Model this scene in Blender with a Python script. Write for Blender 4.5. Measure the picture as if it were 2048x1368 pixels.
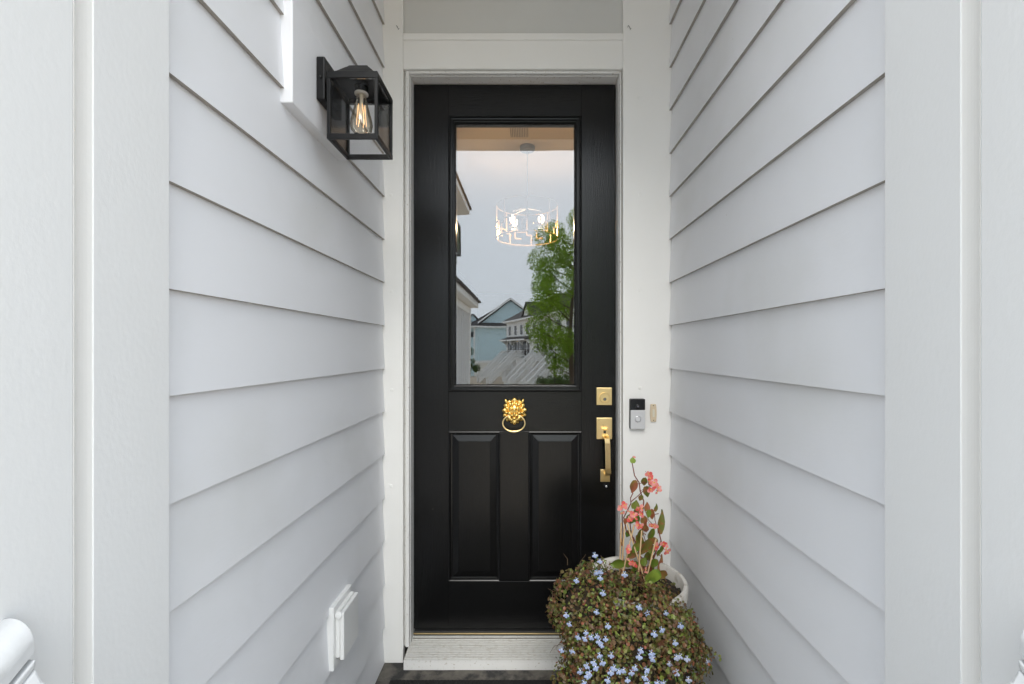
import bpy, bmesh, math, random
from mathutils import Vector, Matrix, Euler
R = math.radians
random.seed(7)
scene = bpy.context.scene
for o in list(bpy.data.objects): bpy.data.objects.remove(o)

# ------------------------------------------------------------------ camera, sky, sun, exposure
F = 910.0                      # focal length in photo pixels (16 mm on 36 mm film)
VX, VY = 1054.0, 700.0         # vanishing point of the recess in the photo
CZ = 1.346                     # eye height above the landing
cam_d = bpy.data.cameras.new('camera'); cam = bpy.data.objects.new('camera', cam_d)
scene.collection.objects.link(cam); scene.camera = cam
cam.location = (0, 0, CZ); cam.rotation_euler = (R(90), 0, 0)
cam_d.sensor_width = 36; cam_d.lens = F / 2048 * 36
cam_d.shift_x = -(VX - 1024) / 2048; cam_d.shift_y = (VY - 684) / 2048
cam_d.clip_start = 0.02; cam_d.clip_end = 3000
SUN_EL, SUN_AZ = 40.0, 178.5   # azimuth from +Y towards +X; the veiled sun stands over the street the door looks on
world = bpy.data.worlds.new('World'); scene.world = world; world.use_nodes = True
wn = world.node_tree.nodes; wl = world.node_tree.links
sky = wn.new('ShaderNodeTexSky'); sky.sky_type = 'NISHITA'; sky.sun_disc = False
sky.sun_elevation = R(SUN_EL); sky.sun_rotation = R(SUN_AZ)
sky.dust_density = 4.0; sky.air_density = 1.0; sky.ozone_density = 1.0
hsv = wn.new('ShaderNodeHueSaturation'); hsv.inputs['Saturation'].default_value = 0.45
cloud = wn.new('ShaderNodeMix'); cloud.data_type = 'RGBA'      # thin even cloud veiling the blue
cloud.inputs[0].default_value = .93; cloud.inputs[7].default_value = (5.8, 6.5, 7.2, 1)
wl.new(sky.outputs[0], hsv.inputs['Color']); wl.new(hsv.outputs[0], cloud.inputs[6]); wl.new(cloud.outputs[2], wn['Background'].inputs[0])
wn['Background'].inputs[1].default_value = 0.15
sun_d = bpy.data.lights.new('sun', 'SUN'); sun_d.energy = .72; sun_d.angle = R(30); sun_d.color = (1, .95, .87)
sun = bpy.data.objects.new('sun', sun_d); scene.collection.objects.link(sun); sun.location = (-6, 8, 20)
sv = Vector((math.sin(R(SUN_AZ)) * math.cos(R(SUN_EL)), math.cos(R(SUN_AZ)) * math.cos(R(SUN_EL)), math.sin(R(SUN_EL))))
sun.rotation_euler = sv.to_track_quat('Z', 'Y').to_euler()
vs = scene.view_settings; vs.view_transform = 'Standard'; vs.look = 'None'; vs.gamma = 1; vs.exposure = 1.36
vs.use_curve_mapping = False
cy = scene.cycles; cy.use_denoising = True; cy.max_bounces = 14; cy.diffuse_bounces = 9; cy.glossy_bounces = 6
cy.transmission_bounces = 8; cy.transparent_max_bounces = 24; cy.sample_clamp_indirect = 8
cy.caustics_reflective = False; cy.caustics_refractive = False

# ------------------------------------------------------------------ helpers
def P(px, py, D):              # photo pixel at depth D in front of the camera
    return Vector(((px - VX) * D / F, D, CZ - (py - VY) * D / F))
def X_(px, D): return (px - VX) * D / F
def Z_(py, D): return CZ - (py - VY) * D / F
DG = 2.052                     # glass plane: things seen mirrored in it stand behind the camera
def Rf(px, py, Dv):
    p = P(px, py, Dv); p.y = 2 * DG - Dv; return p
ORG = {}
def tag(o, label=None, cat=None, group=None, kind=None):
    if label: o['label'] = label
    if cat: o['category'] = cat
    if group: o['group'] = group
    if kind: o['kind'] = kind
    return o
def thing(name, loc, label, cat, group=None):
    o = bpy.data.objects.new(name, None); scene.collection.objects.link(o)
    o.empty_display_size = .05; o.location = loc; ORG[o] = Vector(loc)
    return tag(o, label, cat, group)
class MB:
    def __init__(s): s.v = []; s.f = []; s.m = []
    def add(s, vs, fs, mi=0):
        b = len(s.v); s.v += [Vector(v) for v in vs]
        for f in fs: s.f.append([b + i for i in f]); s.m.append(mi)
        return s
    def box(s, x0, x1, y0, y1, z0, z1, mi=0):
        v = [(x, y, z) for z in (z0, z1) for y in (y0, y1) for x in (x0, x1)]
        return s.add(v, [(0, 2, 3, 1), (4, 5, 7, 6), (0, 1, 5, 4), (2, 6, 7, 3), (0, 4, 6, 2), (1, 3, 7, 5)], mi)
    def hexa(s, v, mi=0):      # 8 corners ordered like box
        return s.add(v, [(0, 2, 3, 1), (4, 5, 7, 6), (0, 1, 5, 4), (2, 6, 7, 3), (0, 4, 6, 2), (1, 3, 7, 5)], mi)
    def prism(s, poly, fn, a, b, mi=0, cap=True):   # poly of 2-tuples, fn(p, t) -> 3D
        n = len(poly); v = [fn(p, a) for p in poly] + [fn(p, b) for p in poly]
        f = [(i, (i + 1) % n, n + (i + 1) % n, n + i) for i in range(n)]
        if cap: f += [tuple(range(n))[::-1], tuple(range(n, 2 * n))]
        return s.add(v, f, mi)
    def tube(s, pts, rad, n=8, mi=0, closed=False, sq=None):
        pts = [Vector(p) for p in pts]; k = len(pts)
        if not hasattr(rad, '__len__'): rad = [rad] * k
        rings = []; up = None
        for i in range(k):
            if closed: t = pts[(i + 1) % k] - pts[i - 1]
            else: t = pts[min(i + 1, k - 1)] - pts[max(i - 1, 0)]
            t.normalize()
            if up is None: up = Vector((0, 0, 1)) if abs(t.z) < .9 else Vector((1, 0, 0))
            a = t.cross(up).normalized(); bb = a.cross(t).normalized(); up = bb
            r = rad[i]
            if sq: ring = [pts[i] + a * r * sq[0] * cx + bb * r * sq[1] * cz for cx, cz in ((1, 1), (-1, 1), (-1, -1), (1, -1))]
            else: ring = [pts[i] + (a * math.cos(2 * math.pi * j / n) + bb * math.sin(2 * math.pi * j / n)) * r for j in range(n)]
            rings.append(ring)
        n = len(rings[0]); v = [p for r_ in rings for p in r_]; f = []
        for i in range(k if closed else k - 1):
            i2 = (i + 1) % k
            for j in range(n): f.append((i * n + j, i * n + (j + 1) % n, i2 * n + (j + 1) % n, i2 * n + j))
        if not closed: f += [tuple(range(n))[::-1], tuple(range((k - 1) * n, k * n))]
        return s.add(v, f, mi)
    def lathe(s, prof, c, n=32, axis='z', mi=0, caps=True):   # prof (r, h)
        c = Vector(c); v = []; f = []
        for r, h in prof:
            for j in range(n):
                a = 2 * math.pi * j / n
                if axis == 'z': v.append(c + Vector((r * math.cos(a), r * math.sin(a), h)))
                elif axis == 'y': v.append(c + Vector((r * math.cos(a), h, r * math.sin(a))))
                else: v.append(c + Vector((h, r * math.cos(a), r * math.sin(a))))
        for i in range(len(prof) - 1):
            for j in range(n): f.append((i * n + j, i * n + (j + 1) % n, (i + 1) * n + (j + 1) % n, (i + 1) * n + j))
        if caps: f += [tuple(range(n))[::-1], tuple(range((len(prof) - 1) * n, len(prof) * n))]
        return s.add(v, f, mi)
    def ell(s, c, r, n=14, m=8, rot=None, mi=0):
        c = Vector(c); v = []; f = []
        for i in range(m + 1):
            th = math.pi * i / m
            for j in range(n):
                p = Vector((r[0] * math.sin(th) * math.cos(2 * math.pi * j / n), r[1] * math.sin(th) * math.sin(2 * math.pi * j / n), r[2] * math.cos(th)))
                if rot: p = rot @ p
                v.append(c + p)
        for i in range(m):
            for j in range(n): f.append((i * n + j, i * n + (j + 1) % n, (i + 1) * n + (j + 1) % n, (i + 1) * n + j))
        return s.add(v, f, mi)
    def ring(s, x0, x1, z0, z1, prof, mi=0, cap=False):       # mitred frame: (inset, depth)
        v = []; f = []
        for q, d in prof: v += [(x0 + q, d, z0 + q), (x1 - q, d, z0 + q), (x1 - q, d, z1 - q), (x0 + q, d, z1 - q)]
        for i in range(len(prof) - 1):
            for j in range(4): f.append((i * 4 + j, i * 4 + (j + 1) % 4, i * 4 + 4 + (j + 1) % 4, i * 4 + 4 + j))
        if cap: k = (len(prof) - 1) * 4; f.append((k, k + 1, k + 2, k + 3))
        return s.add(v, f, mi)
    def build(s, name, mats, parent=None, smooth=False, bevel=0, kind=None, recalc=True):
        me = bpy.data.meshes.new(name); o = bpy.data.objects.new(name, me); scene.collection.objects.link(o)
        org = ORG.get(parent, Vector())
        me.from_pydata([v - org for v in s.v], [], s.f)
        if not isinstance(mats, (list, tuple)): mats = [mats]
        for m in mats: me.materials.append(m)
        for p, mi in zip(me.polygons, s.m): p.material_index = mi; p.use_smooth = smooth
        if recalc:
            bm = bmesh.new(); bm.from_mesh(me)
            bmesh.ops.remove_doubles(bm, verts=bm.verts, dist=1e-6)
            bmesh.ops.recalc_face_normals(bm, faces=bm.faces); bm.to_mesh(me); bm.free()
        if smooth and hasattr(me, 'set_sharp_from_angle'): me.set_sharp_from_angle(angle=R(50))
        if bevel:
            b = o.modifiers.new('bevel', 'BEVEL'); b.width = bevel; b.segments = 2; b.limit_method = 'ANGLE'; b.angle_limit = R(35)
        if parent: o.parent = parent
        ORG[o] = org
        if kind: o['kind'] = kind
        return o
def box(name, m, parent, x0, x1, y0, y1, z0, z1, bevel=.0015):
    return MB().box(min(x0, x1), max(x0, x1), y0, y1, z0, z1).build(name, m, parent, bevel=bevel)

# ------------------------------------------------------------------ materials
def node_mat(name):
    m = bpy.data.materials.new(name); m.use_nodes = True
    return m, m.node_tree.nodes, m.node_tree.links, m.node_tree.nodes['Principled BSDF']
def mat(name, col, rough=.5, metal=0, spec=.5, var=.06, vscale=6, bump=0, bscale=200, stretch=(1, 1, 1), dirt=None, dscale=3, dthr=(.6, .75), coat=0, specks=None, sthr=.76, sscale=90):
    m, n, l, b = node_mat(name)
    b.inputs['Roughness'].default_value = rough; b.inputs['Metallic'].default_value = metal
    b.inputs['Specular IOR Level'].default_value = spec; b.inputs['Coat Weight'].default_value = coat
    tc = n.new('ShaderNodeTexCoord'); mp = n.new('ShaderNodeMapping'); mp.inputs['Scale'].default_value = stretch
    geo = n.new('ShaderNodeNewGeometry'); l.new(geo.outputs['Position'], mp.inputs['Vector'])
    nz = n.new('ShaderNodeTexNoise'); nz.inputs['Scale'].default_value = vscale; nz.inputs['Detail'].default_value = 5
    l.new(mp.outputs[0], nz.inputs['Vector'])
    mx = n.new('ShaderNodeMix'); mx.data_type = 'RGBA'
    mx.inputs[6].default_value = [max(0, c * (1 - var)) for c in col] + [1]; mx.inputs[7].default_value = [min(1, c * (1 + var)) for c in col] + [1]
    l.new(nz.outputs[0], mx.inputs[0]); out = mx.outputs[2]
    def layer(out, colr, sc, thr):
        d = n.new('ShaderNodeTexNoise'); d.inputs['Scale'].default_value = sc; d.inputs['Detail'].default_value = 8
        l.new(geo.outputs['Position'], d.inputs['Vector'])
        rp = n.new('ShaderNodeMapRange'); rp.inputs[1].default_value = thr[0]; rp.inputs[2].default_value = thr[1]
        l.new(d.outputs[0], rp.inputs[0])
        k = n.new('ShaderNodeMix'); k.data_type = 'RGBA'; k.inputs[7].default_value = list(colr) + [1]
        l.new(rp.outputs[0], k.inputs[0]); l.new(out, k.inputs[6]); return k.outputs[2]
    if dirt: out = layer(out, dirt, dscale, dthr)
    if specks: out = layer(out, specks, sscale, (sthr, sthr + .02))
    l.new(out, b.inputs['Base Color'])
    if bump:
        bz = n.new('ShaderNodeTexNoise'); bz.inputs['Scale'].default_value = bscale; bz.inputs['Detail'].default_value = 6
        l.new(mp.outputs[0], bz.inputs['Vector'])
        bp = n.new('ShaderNodeBump'); bp.inputs['Strength'].default_value = bump; bp.inputs['Distance'].default_value = .002
        l.new(bz.outputs[0], bp.inputs['Height']); l.new(bp.outputs[0], b.inputs['Normal'])
    return m
def glass_mat(name, refl=.08, tint=(1, 1, 1), wavy=0):
    m, n, l, b = node_mat(name); n.remove(b)
    t = n.new('ShaderNodeBsdfTransparent'); t.inputs[0].default_value = (*tint, 1)
    g = n.new('ShaderNodeBsdfGlossy'); g.inputs['Roughness'].default_value = 0.0
    if wavy:
        geo = n.new('ShaderNodeNewGeometry'); nz = n.new('ShaderNodeTexNoise'); nz.inputs['Scale'].default_value = 5; nz.inputs['Detail'].default_value = 1
        bp = n.new('ShaderNodeBump'); bp.inputs['Strength'].default_value = 1; bp.inputs['Distance'].default_value = wavy
        l.new(geo.outputs['Position'], nz.inputs['Vector']); l.new(nz.outputs[0], bp.inputs['Height']); l.new(bp.outputs[0], g.inputs['Normal'])
    lw = n.new('ShaderNodeLayerWeight'); lw.inputs[0].default_value = .25
    mr = n.new('ShaderNodeMapRange'); mr.inputs[3].default_value = refl; mr.inputs[4].default_value = .9
    l.new(lw.outputs['Fresnel'], mr.inputs[0]); mr.inputs[1].default_value = .07; mr.inputs[2].default_value = 1
    mx = n.new('ShaderNodeMixShader'); l.new(mr.outputs[0], mx.inputs[0]); l.new(t.outputs[0], mx.inputs[1]); l.new(g.outputs[0], mx.inputs[2])
    l.new(mx.outputs[0], n['Material Output'].inputs[0]); return m
def emit_mat(name, col, s):
    m, n, l, b = node_mat(name); b.inputs['Base Color'].default_value = (*col, 1)
    b.inputs['Emission Color'].default_value = (*col, 1); b.inputs['Emission Strength'].default_value = s; return m
def leaf_mat(name, cols, rough=.42, trans=.25, vein=None):
    m, n, l, b = node_mat(name); b.inputs['Roughness'].default_value = rough
    geo = n.new('ShaderNodeNewGeometry'); oi = n.new('ShaderNodeObjectInfo')
    ad = n.new('ShaderNodeMath'); ad.operation = 'ADD'; l.new(geo.outputs['Random Per Island'], ad.inputs[0]); l.new(oi.outputs['Random'], ad.inputs[1])
    fr = n.new('ShaderNodeMath'); fr.operation = 'FRACT'; l.new(ad.outputs[0], fr.inputs[0])
    cr = n.new('ShaderNodeValToRGB'); cr.color_ramp.interpolation = 'LINEAR'
    e = cr.color_ramp.elements
    while len(e) < len(cols): e.new(.5)
    for i, c in enumerate(cols): e[i].position = i / max(1, len(cols) - 1); e[i].color = (*c, 1)
    l.new(fr.outputs[0], cr.inputs[0]); out = cr.outputs[0]
    nz = n.new('ShaderNodeTexNoise'); nz.inputs['Scale'].default_value = 60 if not vein else 45; nz.inputs['Detail'].default_value = 4
    l.new(geo.outputs['Position'], nz.inputs['Vector'])
    mx = n.new('ShaderNodeMix'); mx.data_type = 'RGBA'; mx.blend_type = 'MULTIPLY' if not vein else 'MIX'
    if vein:
        mr = n.new('ShaderNodeMapRange'); mr.inputs[1].default_value = .45; mr.inputs[2].default_value = .62; l.new(nz.outputs[0], mr.inputs[0]); l.new(mr.outputs[0], mx.inputs[0])
        mx.inputs[7].default_value = (*vein, 1)
    else:
        mx.inputs[0].default_value = .5; l.new(nz.outputs[0], mx.inputs[7])
    l.new(out, mx.inputs[6]); l.new(mx.outputs[2], b.inputs['Base Color'])
    tr = n.new('ShaderNodeBsdfTranslucent'); l.new(mx.outputs[2], tr.inputs[0])
    ms = n.new('ShaderNodeMixShader'); ms.inputs[0].default_value = trans
    l.new(b.outputs[0], ms.inputs[1]); l.new(tr.outputs[0], ms.inputs[2]); l.new(ms.outputs[0], n['Material Output'].inputs[0])
    return m
M = {}
M['siding'] = mat('grey_siding_paint', (.792, .796, .818), .5, var=.03, vscale=4, bump=.10, bscale=160, stretch=(1, .25, 1), dirt=(.68, .68, .67), dscale=2.2, dthr=(.5, .9), specks=(.50, .46, .41), sthr=.775, sscale=70)
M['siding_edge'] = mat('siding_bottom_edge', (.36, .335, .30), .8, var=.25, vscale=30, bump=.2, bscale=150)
M['white'] = mat('white_trim_paint', (.85, .838, .81), .45, var=.02, vscale=5, bump=.14, bscale=120, specks=(.5, .47, .42), sthr=.80, sscale=60)
M['rough_white'] = mat('rough_white_board', (.735, .737, .735), .55, var=.02, vscale=6, bump=.16, bscale=150, stretch=(1, 1, .6))
M['rail_paint'] = mat('dimmed_worn_rail_paint', (.50, .505, .51), .5, var=.05, vscale=9, bump=.2, bscale=90, dirt=(.33, .33, .32), dscale=30, dthr=(.62, .8))  # white rails dimmed in colour against overexposure, plus random worn blotches
M['worn_white'] = mat('worn_white_paint', (.76, .75, .73), .5, var=.04, bump=.4, bscale=130, dirt=(.52, .48, .42), dscale=90, dthr=(.60, .72))
M['grey_panel'] = mat('grey_panel_paint', (.62, .62, .60), .55, var=.03, bump=.1)
BLK = (.0042, .0042, .0044)
M['black_v'] = mat('black_door_paint_upright', BLK, .22, var=.35, vscale=8, stretch=(40, 1, 1.6), bump=.22, bscale=11, spec=.36, specks=(.35, .32, .28), sthr=.785, sscale=75)
M['black_h'] = mat('black_door_paint_level', BLK, .24, var=.35, vscale=8, stretch=(1.6, 1, 40), bump=.22, bscale=11, spec=.36, specks=(.35, .32, .28), sthr=.80, sscale=75)
M['brass'] = mat('polished_brass', (.92, .63, .20), .20, metal=1, var=.1, vscale=60)
M['satin_brass'] = mat('satin_brass', (.95, .72, .36), .30, metal=1, var=.05, vscale=20, bump=.04, bscale=300, stretch=(1, 1, .1), dirt=(.35, .22, .09), dscale=140, dthr=(.68, .76))
M['dark'] = mat('dark_metal', (.03, .03, .03), .5)
M['steel'] = mat('steel', (.7, .7, .72), .25, metal=1)
M['lantern'] = mat('black_lantern_metal', (.006, .006, .0065), .36, spec=.25, var=.1, bump=.05, bscale=400)
M['glass'] = glass_mat('door_glass', .15, wavy=.0002)
M['thin_glass'] = glass_mat('lantern_glass', .012)
M['bulb_glass'] = glass_mat('bulb_glass', .09, (.97, .92, .82))
M['filament'] = emit_mat('filament', (1, .62, .32), .75)
M['lit_bulb'] = emit_mat('lit_bulb', (1, .80, .55), 3)
M['socket'] = mat('white_socket', (.7, .68, .64), .5)
M['alu'] = mat('worn_aluminium', (.66, .65, .62), .5, metal=.1, var=.08, vscale=14, dirt=(.52, .49, .44), dscale=60, dthr=(.52, .8), bump=.1)
M['alu_dirt'] = mat('grimy_aluminium', (.17, .155, .13), .8, var=.3, vscale=30)
M['pale_concrete'] = mat('pale_concrete', (.42, .40, .36), .9, var=.1, bump=.3, bscale=60)
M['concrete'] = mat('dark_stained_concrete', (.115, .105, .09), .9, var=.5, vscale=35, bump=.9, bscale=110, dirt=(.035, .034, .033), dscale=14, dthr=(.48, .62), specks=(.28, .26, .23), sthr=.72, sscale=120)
M['mat'] = mat('black_rubber_mat', (.012, .012, .012), .9, var=.3, vscale=200, bump=1, bscale=500)
M['pot'] = mat('chalky_white_pot', (.62, .60, .56), .75, var=.08, vscale=20, bump=.3, bscale=120, dirt=(.34, .29, .23), dscale=26, dthr=(.55, .72))
M['soil'] = mat('soil', (.025, .017, .011), 1, var=.7, vscale=90, bump=1, bscale=250, specks=(.16, .10, .06), sthr=.66, sscale=120)
M['plastic_w'] = mat('white_plastic', (.76, .76, .75), .4, var=.02)
M['silver'] = mat('satin_silver', (.60, .60, .61), .55, metal=.2, var=.02)
M['gloss_black'] = mat('gloss_black', (.008, .008, .009), .12)
M['h_lens'] = mat('grey_lens', (.12, .12, .14), .15)
M['ivory'] = mat('ivory_plastic', (.66, .54, .38), .4, var=.04)
M['pale_ivory'] = mat('pale_button', (.70, .66, .55), .3)
M['stake'] = mat('bamboo', (.72, .50, .28), .6, var=.12, vscale=30)
M['stem'] = mat('begonia_stem', (.20, .055, .035), .5, var=.3, vscale=50)
M['vine'] = mat('brown_vine', (.10, .065, .035), .8, var=.3, vscale=50)
M['core'] = mat('dark_mound_filler', (.035, .026, .015), 1, var=.6, vscale=90, bump=1, bscale=160)
M['creeper'] = leaf_mat('creeper_leaf', [(.07, .13, .02), (.24, .10, .06), (.15, .22, .035), (.20, .075, .045), (.15, .11, .05), (.32, .42, .07), (.28, .16, .09), (.10, .16, .03), (.42, .14, .08), (.18, .19, .045), (.17, .075, .045)])
M['lobelia_leaf'] = leaf_mat('lobelia_leaf', [(.05, .12, .02), (.10, .20, .04), (.30, .38, .07), (.07, .14, .03)])
M['blue'] = leaf_mat('lobelia_petal', [(.46, .57, .90), (.55, .64, .93), (.50, .60, .90)], .6, .3)
M['paleblue'] = leaf_mat('pale_lobelia_petal', [(.66, .70, .90), (.60, .66, .90)], .6, .3)
M['eye'] = mat('flower_eye', (.85, .85, .8), .6)
M['yellow'] = mat('yellow_stamen', (.80, .52, .05), .6)
M['bg_green'] = leaf_mat('begonia_green', [(.17, .28, .04), (.20, .30, .04), (.13, .24, .04)], .35, .4, (.26, .26, .06))
M['bg_olive'] = leaf_mat('begonia_olive', [(.20, .22, .04), (.17, .20, .04), (.25, .20, .05)], .35, .4, (.36, .15, .06))
M['bg_red'] = leaf_mat('begonia_red', [(.46, .15, .07), (.36, .12, .06), (.50, .20, .08)], .35, .4, (.36, .26, .07))
M['bg_lime'] = leaf_mat('begonia_lime', [(.30, .42, .06), (.32, .44, .08)], .35, .3, (.22, .34, .06))
M['pink'] = leaf_mat('begonia_petal', [(.85, .15, .13), (.75, .07, .06), (.88, .34, .31), (.82, .12, .10)], .5, .35, (.90, .40, .36))

# ------------------------------------------------------------------ ground and setting outside
GZ = -3.4
M['ground'] = mat('pale_paving', (.56, .46, .35), .9, var=.15, vscale=.7, bump=.2, bscale=8)
tag(MB().add([(-700, -1200, GZ), (700, -1200, GZ), (700, 700, GZ), (-700, 700, GZ)], [(0, 1, 2, 3)]).build('ground', M['ground']), kind='structure')
M['asphalt'] = mat('asphalt', (.075, .075, .075), .9, var=.2, vscale=3, bump=.2, bscale=40)
tag(MB().add([(-60, -34, GZ + .004), (60, -34, GZ + .004), (60, -27, GZ + .004), (-60, -27, GZ + .004)], [(0, 1, 2, 3)]).build('road', M['asphalt']), kind='structure')
# landing
tag(MB().box(-.66, .66, .42, 2.1, -.12, 0).build('landing', M['concrete']), kind='structure')

# ------------------------------------------------------------------ side walls of the recess
YC = 1.955                      # front of the door casing
YB0, YB1 = .744, 1.9535
LAP = .1845; Z0 = 1.2665
def side_wall(s, label):
    t = thing('entry_wall', (s * .62, 1.35, 0), label, 'wall')
    for k in range(-7, 10):
        z0 = Z0 + LAP * k; z1 = z0 + .2; zz = max(z0, .002)
        g = lambda z: .610 + .0122 * (z - z0) / .2
        jit = random.uniform(-.0006, .0006); e0 = random.uniform(-.001, .001); e1 = random.uniform(-.001, .001)
        v = []
        for z, e in ((zz, 1), (z1, 0)):
            for y in (YB0, YB1):
                dz = (e0 if y == YB0 else e1) * e
                for xx in (g(z) + jit, g(z) + .0106 + jit): v.append((s * xx, y, z + dz))
        b = MB()
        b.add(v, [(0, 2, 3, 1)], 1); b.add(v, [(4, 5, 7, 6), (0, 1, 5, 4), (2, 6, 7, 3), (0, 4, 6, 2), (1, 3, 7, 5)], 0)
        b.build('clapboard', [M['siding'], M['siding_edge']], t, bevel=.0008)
    MB().box(*sorted((s * .635, s * .72)), .63, 1.9545, -.1, 3.05).build('sheathing', M['white'], t)
    # corner board with its small front bead, then the caulked cove to the pilaster
    box('corner_board', M['rough_white'], t, s * .595, s * .64, .6245, .757, -.1, 3.0, bevel=.0009)
    if s < 0:
        box('mounting_block', M['siding'], t, -.64, -.589, 1.143, 1.495, 1.968, 2.226, bevel=.0025)
    return t
side_wall(-1, 'light grey clapboard wall carrying the black lantern')
side_wall(1, 'light grey clapboard wall beside the flower pot')

def pilaster(s, label):
    t = thing('porch_pilaster', (s * .72, .6, -.1), label, 'pilaster', None)
    prof = [(s * .5964, .626), (s * .5964, .622)]
    for i in range(7):
        a = i / 6 * math.pi / 2 * .62
        prof.append((s * (.5964 - .0061 * (1 - math.cos(a)) / (1 - math.cos(math.pi / 2 * .62))), .622 - .029 * math.sin(a) / math.sin(math.pi / 2 * .62)))
    prof += [(s * .62, .5925), (s * .62, .626)]
    MB().prism(prof, lambda p, z: (p[0], p[1], z), -.1, 3.0).build('edge_moulding', M['white'], t)
    x = sorted((s * .6203, s * .86))
    x[0 if s > 0 else 1] = s * .5903
    MB().box(x[0], x[1], .40, .5929, -.1, 3.0).build('shaft', M['rough_white'], t, bevel=.002)
    x = sorted((s * .58, s * .88))
    MB().box(x[0], x[1], .38, .57, -.1, .12).build('base', M['white'], t, bevel=.004)
    return t
pilaster(-1, 'white boxed pilaster at the entry mouth on the lantern side')
pilaster(1, 'white boxed pilaster at the entry mouth on the doorbell side')

def handrail(s, label):
    t = thing('handrail', (s * .58, .51, .9), label, 'handrail', None)
    y0 = .512; slope = -.66; L = 4.6; cx = s * .582
    def sweep(poly, u0=0):
        return MB().prism(poly, lambda p, u: (cx + p[0], y0 - u, p[1] + slope * (u - u0)), u0, L)
    top = [(.027 * math.cos(a), 1.016 + .028 * math.sin(a)) for a in [math.pi * i / 24 for i in range(25)]]
    top += [(-.028, 1.006), (-.021, .999), (.021, .999), (.028, 1.006)]
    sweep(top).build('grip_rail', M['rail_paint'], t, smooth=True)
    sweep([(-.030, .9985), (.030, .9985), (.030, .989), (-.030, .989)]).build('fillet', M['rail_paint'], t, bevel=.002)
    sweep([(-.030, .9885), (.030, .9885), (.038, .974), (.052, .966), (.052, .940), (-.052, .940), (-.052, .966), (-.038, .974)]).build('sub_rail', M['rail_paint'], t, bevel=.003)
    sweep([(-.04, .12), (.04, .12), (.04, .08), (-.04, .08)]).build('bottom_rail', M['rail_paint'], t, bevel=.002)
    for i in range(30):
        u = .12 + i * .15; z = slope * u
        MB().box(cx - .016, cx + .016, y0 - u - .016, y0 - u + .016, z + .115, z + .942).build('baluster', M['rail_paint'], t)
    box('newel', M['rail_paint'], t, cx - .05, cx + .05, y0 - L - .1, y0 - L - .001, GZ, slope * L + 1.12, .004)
    return t
handrail(-1, 'white stair handrail butting into the pilaster on the lantern side')
handrail(1, 'white stair handrail butting into the pilaster on the doorbell side')
st = thing('entry_stairs', (0, -2, GZ), 'pale concrete entry steps descending from the landing', 'stairs')
for i in range(18):
    box('step', M['pale_concrete'], st, -.655, .655, .42 - .275 * (i + 1), .418 - .275 * i, GZ, -.187 * (i + 1), .006)

# house shell (keeps the sun off the recess)
hs = thing('house', (0, 3, GZ), 'grey clapboard house wall and roof around the recessed entry', 'house')
FX = 4.2
for x0, x1 in ((-FX, -.73), (.73, FX)):
    MB().box(x0, x1, .66, .85, GZ, 7.2).build('front_wall', M['siding'], hs)
    MB().box(x0 if x0 < 0 else .725, -.725 if x0 < 0 else x1, 1.985, 2.11, GZ, 7.2).build('inner_wall', M['grey_panel'], hs)
MB().box(-.73, .73, .66, .85, 2.852, 7.2).build('entry_header', M['white'], hs, bevel=.003)
MB().box(-.725, .725, .852, 2.1, 3.02, 3.1).build('entry_ceiling', M['white'], hs)
MB().box(-.7245, -.545, 1.9855, 2.11, -.1, 3.02).build('wall_stud', M['grey_panel'], hs)
MB().box(.455, .7245, 1.9855, 2.11, -.1, 3.02).build('wall_stud', M['grey_panel'], hs)
MB().box(-.545, .455, 1.985, 2.11, 2.59, 3.02).build('lintel', M['grey_panel'], hs)
for x in (-FX, FX): MB().box(x - .1, x + .1, .86, 14.4, GZ, 7.2).build('end_wall', M['siding'], hs)
MB().box(-FX, FX, 14.4, 14.6, GZ, 7.2).build('rear_wall', M['siding'], hs)
M['shingle'] = mat('grey_shingles', (.085, .08, .078), .9, var=.25, vscale=3, bump=.5, bscale=14)
MB().prism([(-FX - .5, 7.1), (FX + .5, 7.1), (0, 9.6)], lambda p, y: (p[0], y, p[1]), .2, 15).build('roof', M['shingle'], hs)

# ------------------------------------------------------------------ hallway seen through the glass
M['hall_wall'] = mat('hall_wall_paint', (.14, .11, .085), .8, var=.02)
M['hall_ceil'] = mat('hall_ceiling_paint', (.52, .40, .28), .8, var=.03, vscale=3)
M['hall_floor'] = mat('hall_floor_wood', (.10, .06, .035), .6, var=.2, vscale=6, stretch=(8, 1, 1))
HC = 3.09
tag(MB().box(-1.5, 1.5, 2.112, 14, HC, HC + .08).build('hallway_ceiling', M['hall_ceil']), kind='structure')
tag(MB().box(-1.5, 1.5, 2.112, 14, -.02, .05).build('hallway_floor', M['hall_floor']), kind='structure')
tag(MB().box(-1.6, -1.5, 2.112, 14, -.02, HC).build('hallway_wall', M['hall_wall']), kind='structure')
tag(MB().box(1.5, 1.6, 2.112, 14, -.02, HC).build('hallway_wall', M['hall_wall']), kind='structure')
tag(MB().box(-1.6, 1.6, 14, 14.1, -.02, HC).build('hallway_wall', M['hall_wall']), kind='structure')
v = thing('ceiling_vent', (-.06, 3.62, HC), 'small slatted vent in the hallway ceiling seen through the door glass', 'vent')
MB().box(-.14, .02, 3.55, 3.72, HC - .006, HC - .001).build('frame', M['hall_ceil'], v)
for i in range(11): MB().box(-.132 + i * .0135, -.126 + i * .0135, 3.56, 3.71, HC - .009, HC - .0062).build('slat', M['dark'], v)
pd = thing('pendant_light', (0, 3.9, HC), 'drum pendant light with fretwork shade hanging in the hallway', 'pendant light')
PY = 3.9
M['pend'] = mat('bronze_fretwork', (.45, .30, .14), .35, metal=.8)
M['pend_dark'] = mat('pendant_canopy', (.10, .085, .07), .5)
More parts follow.
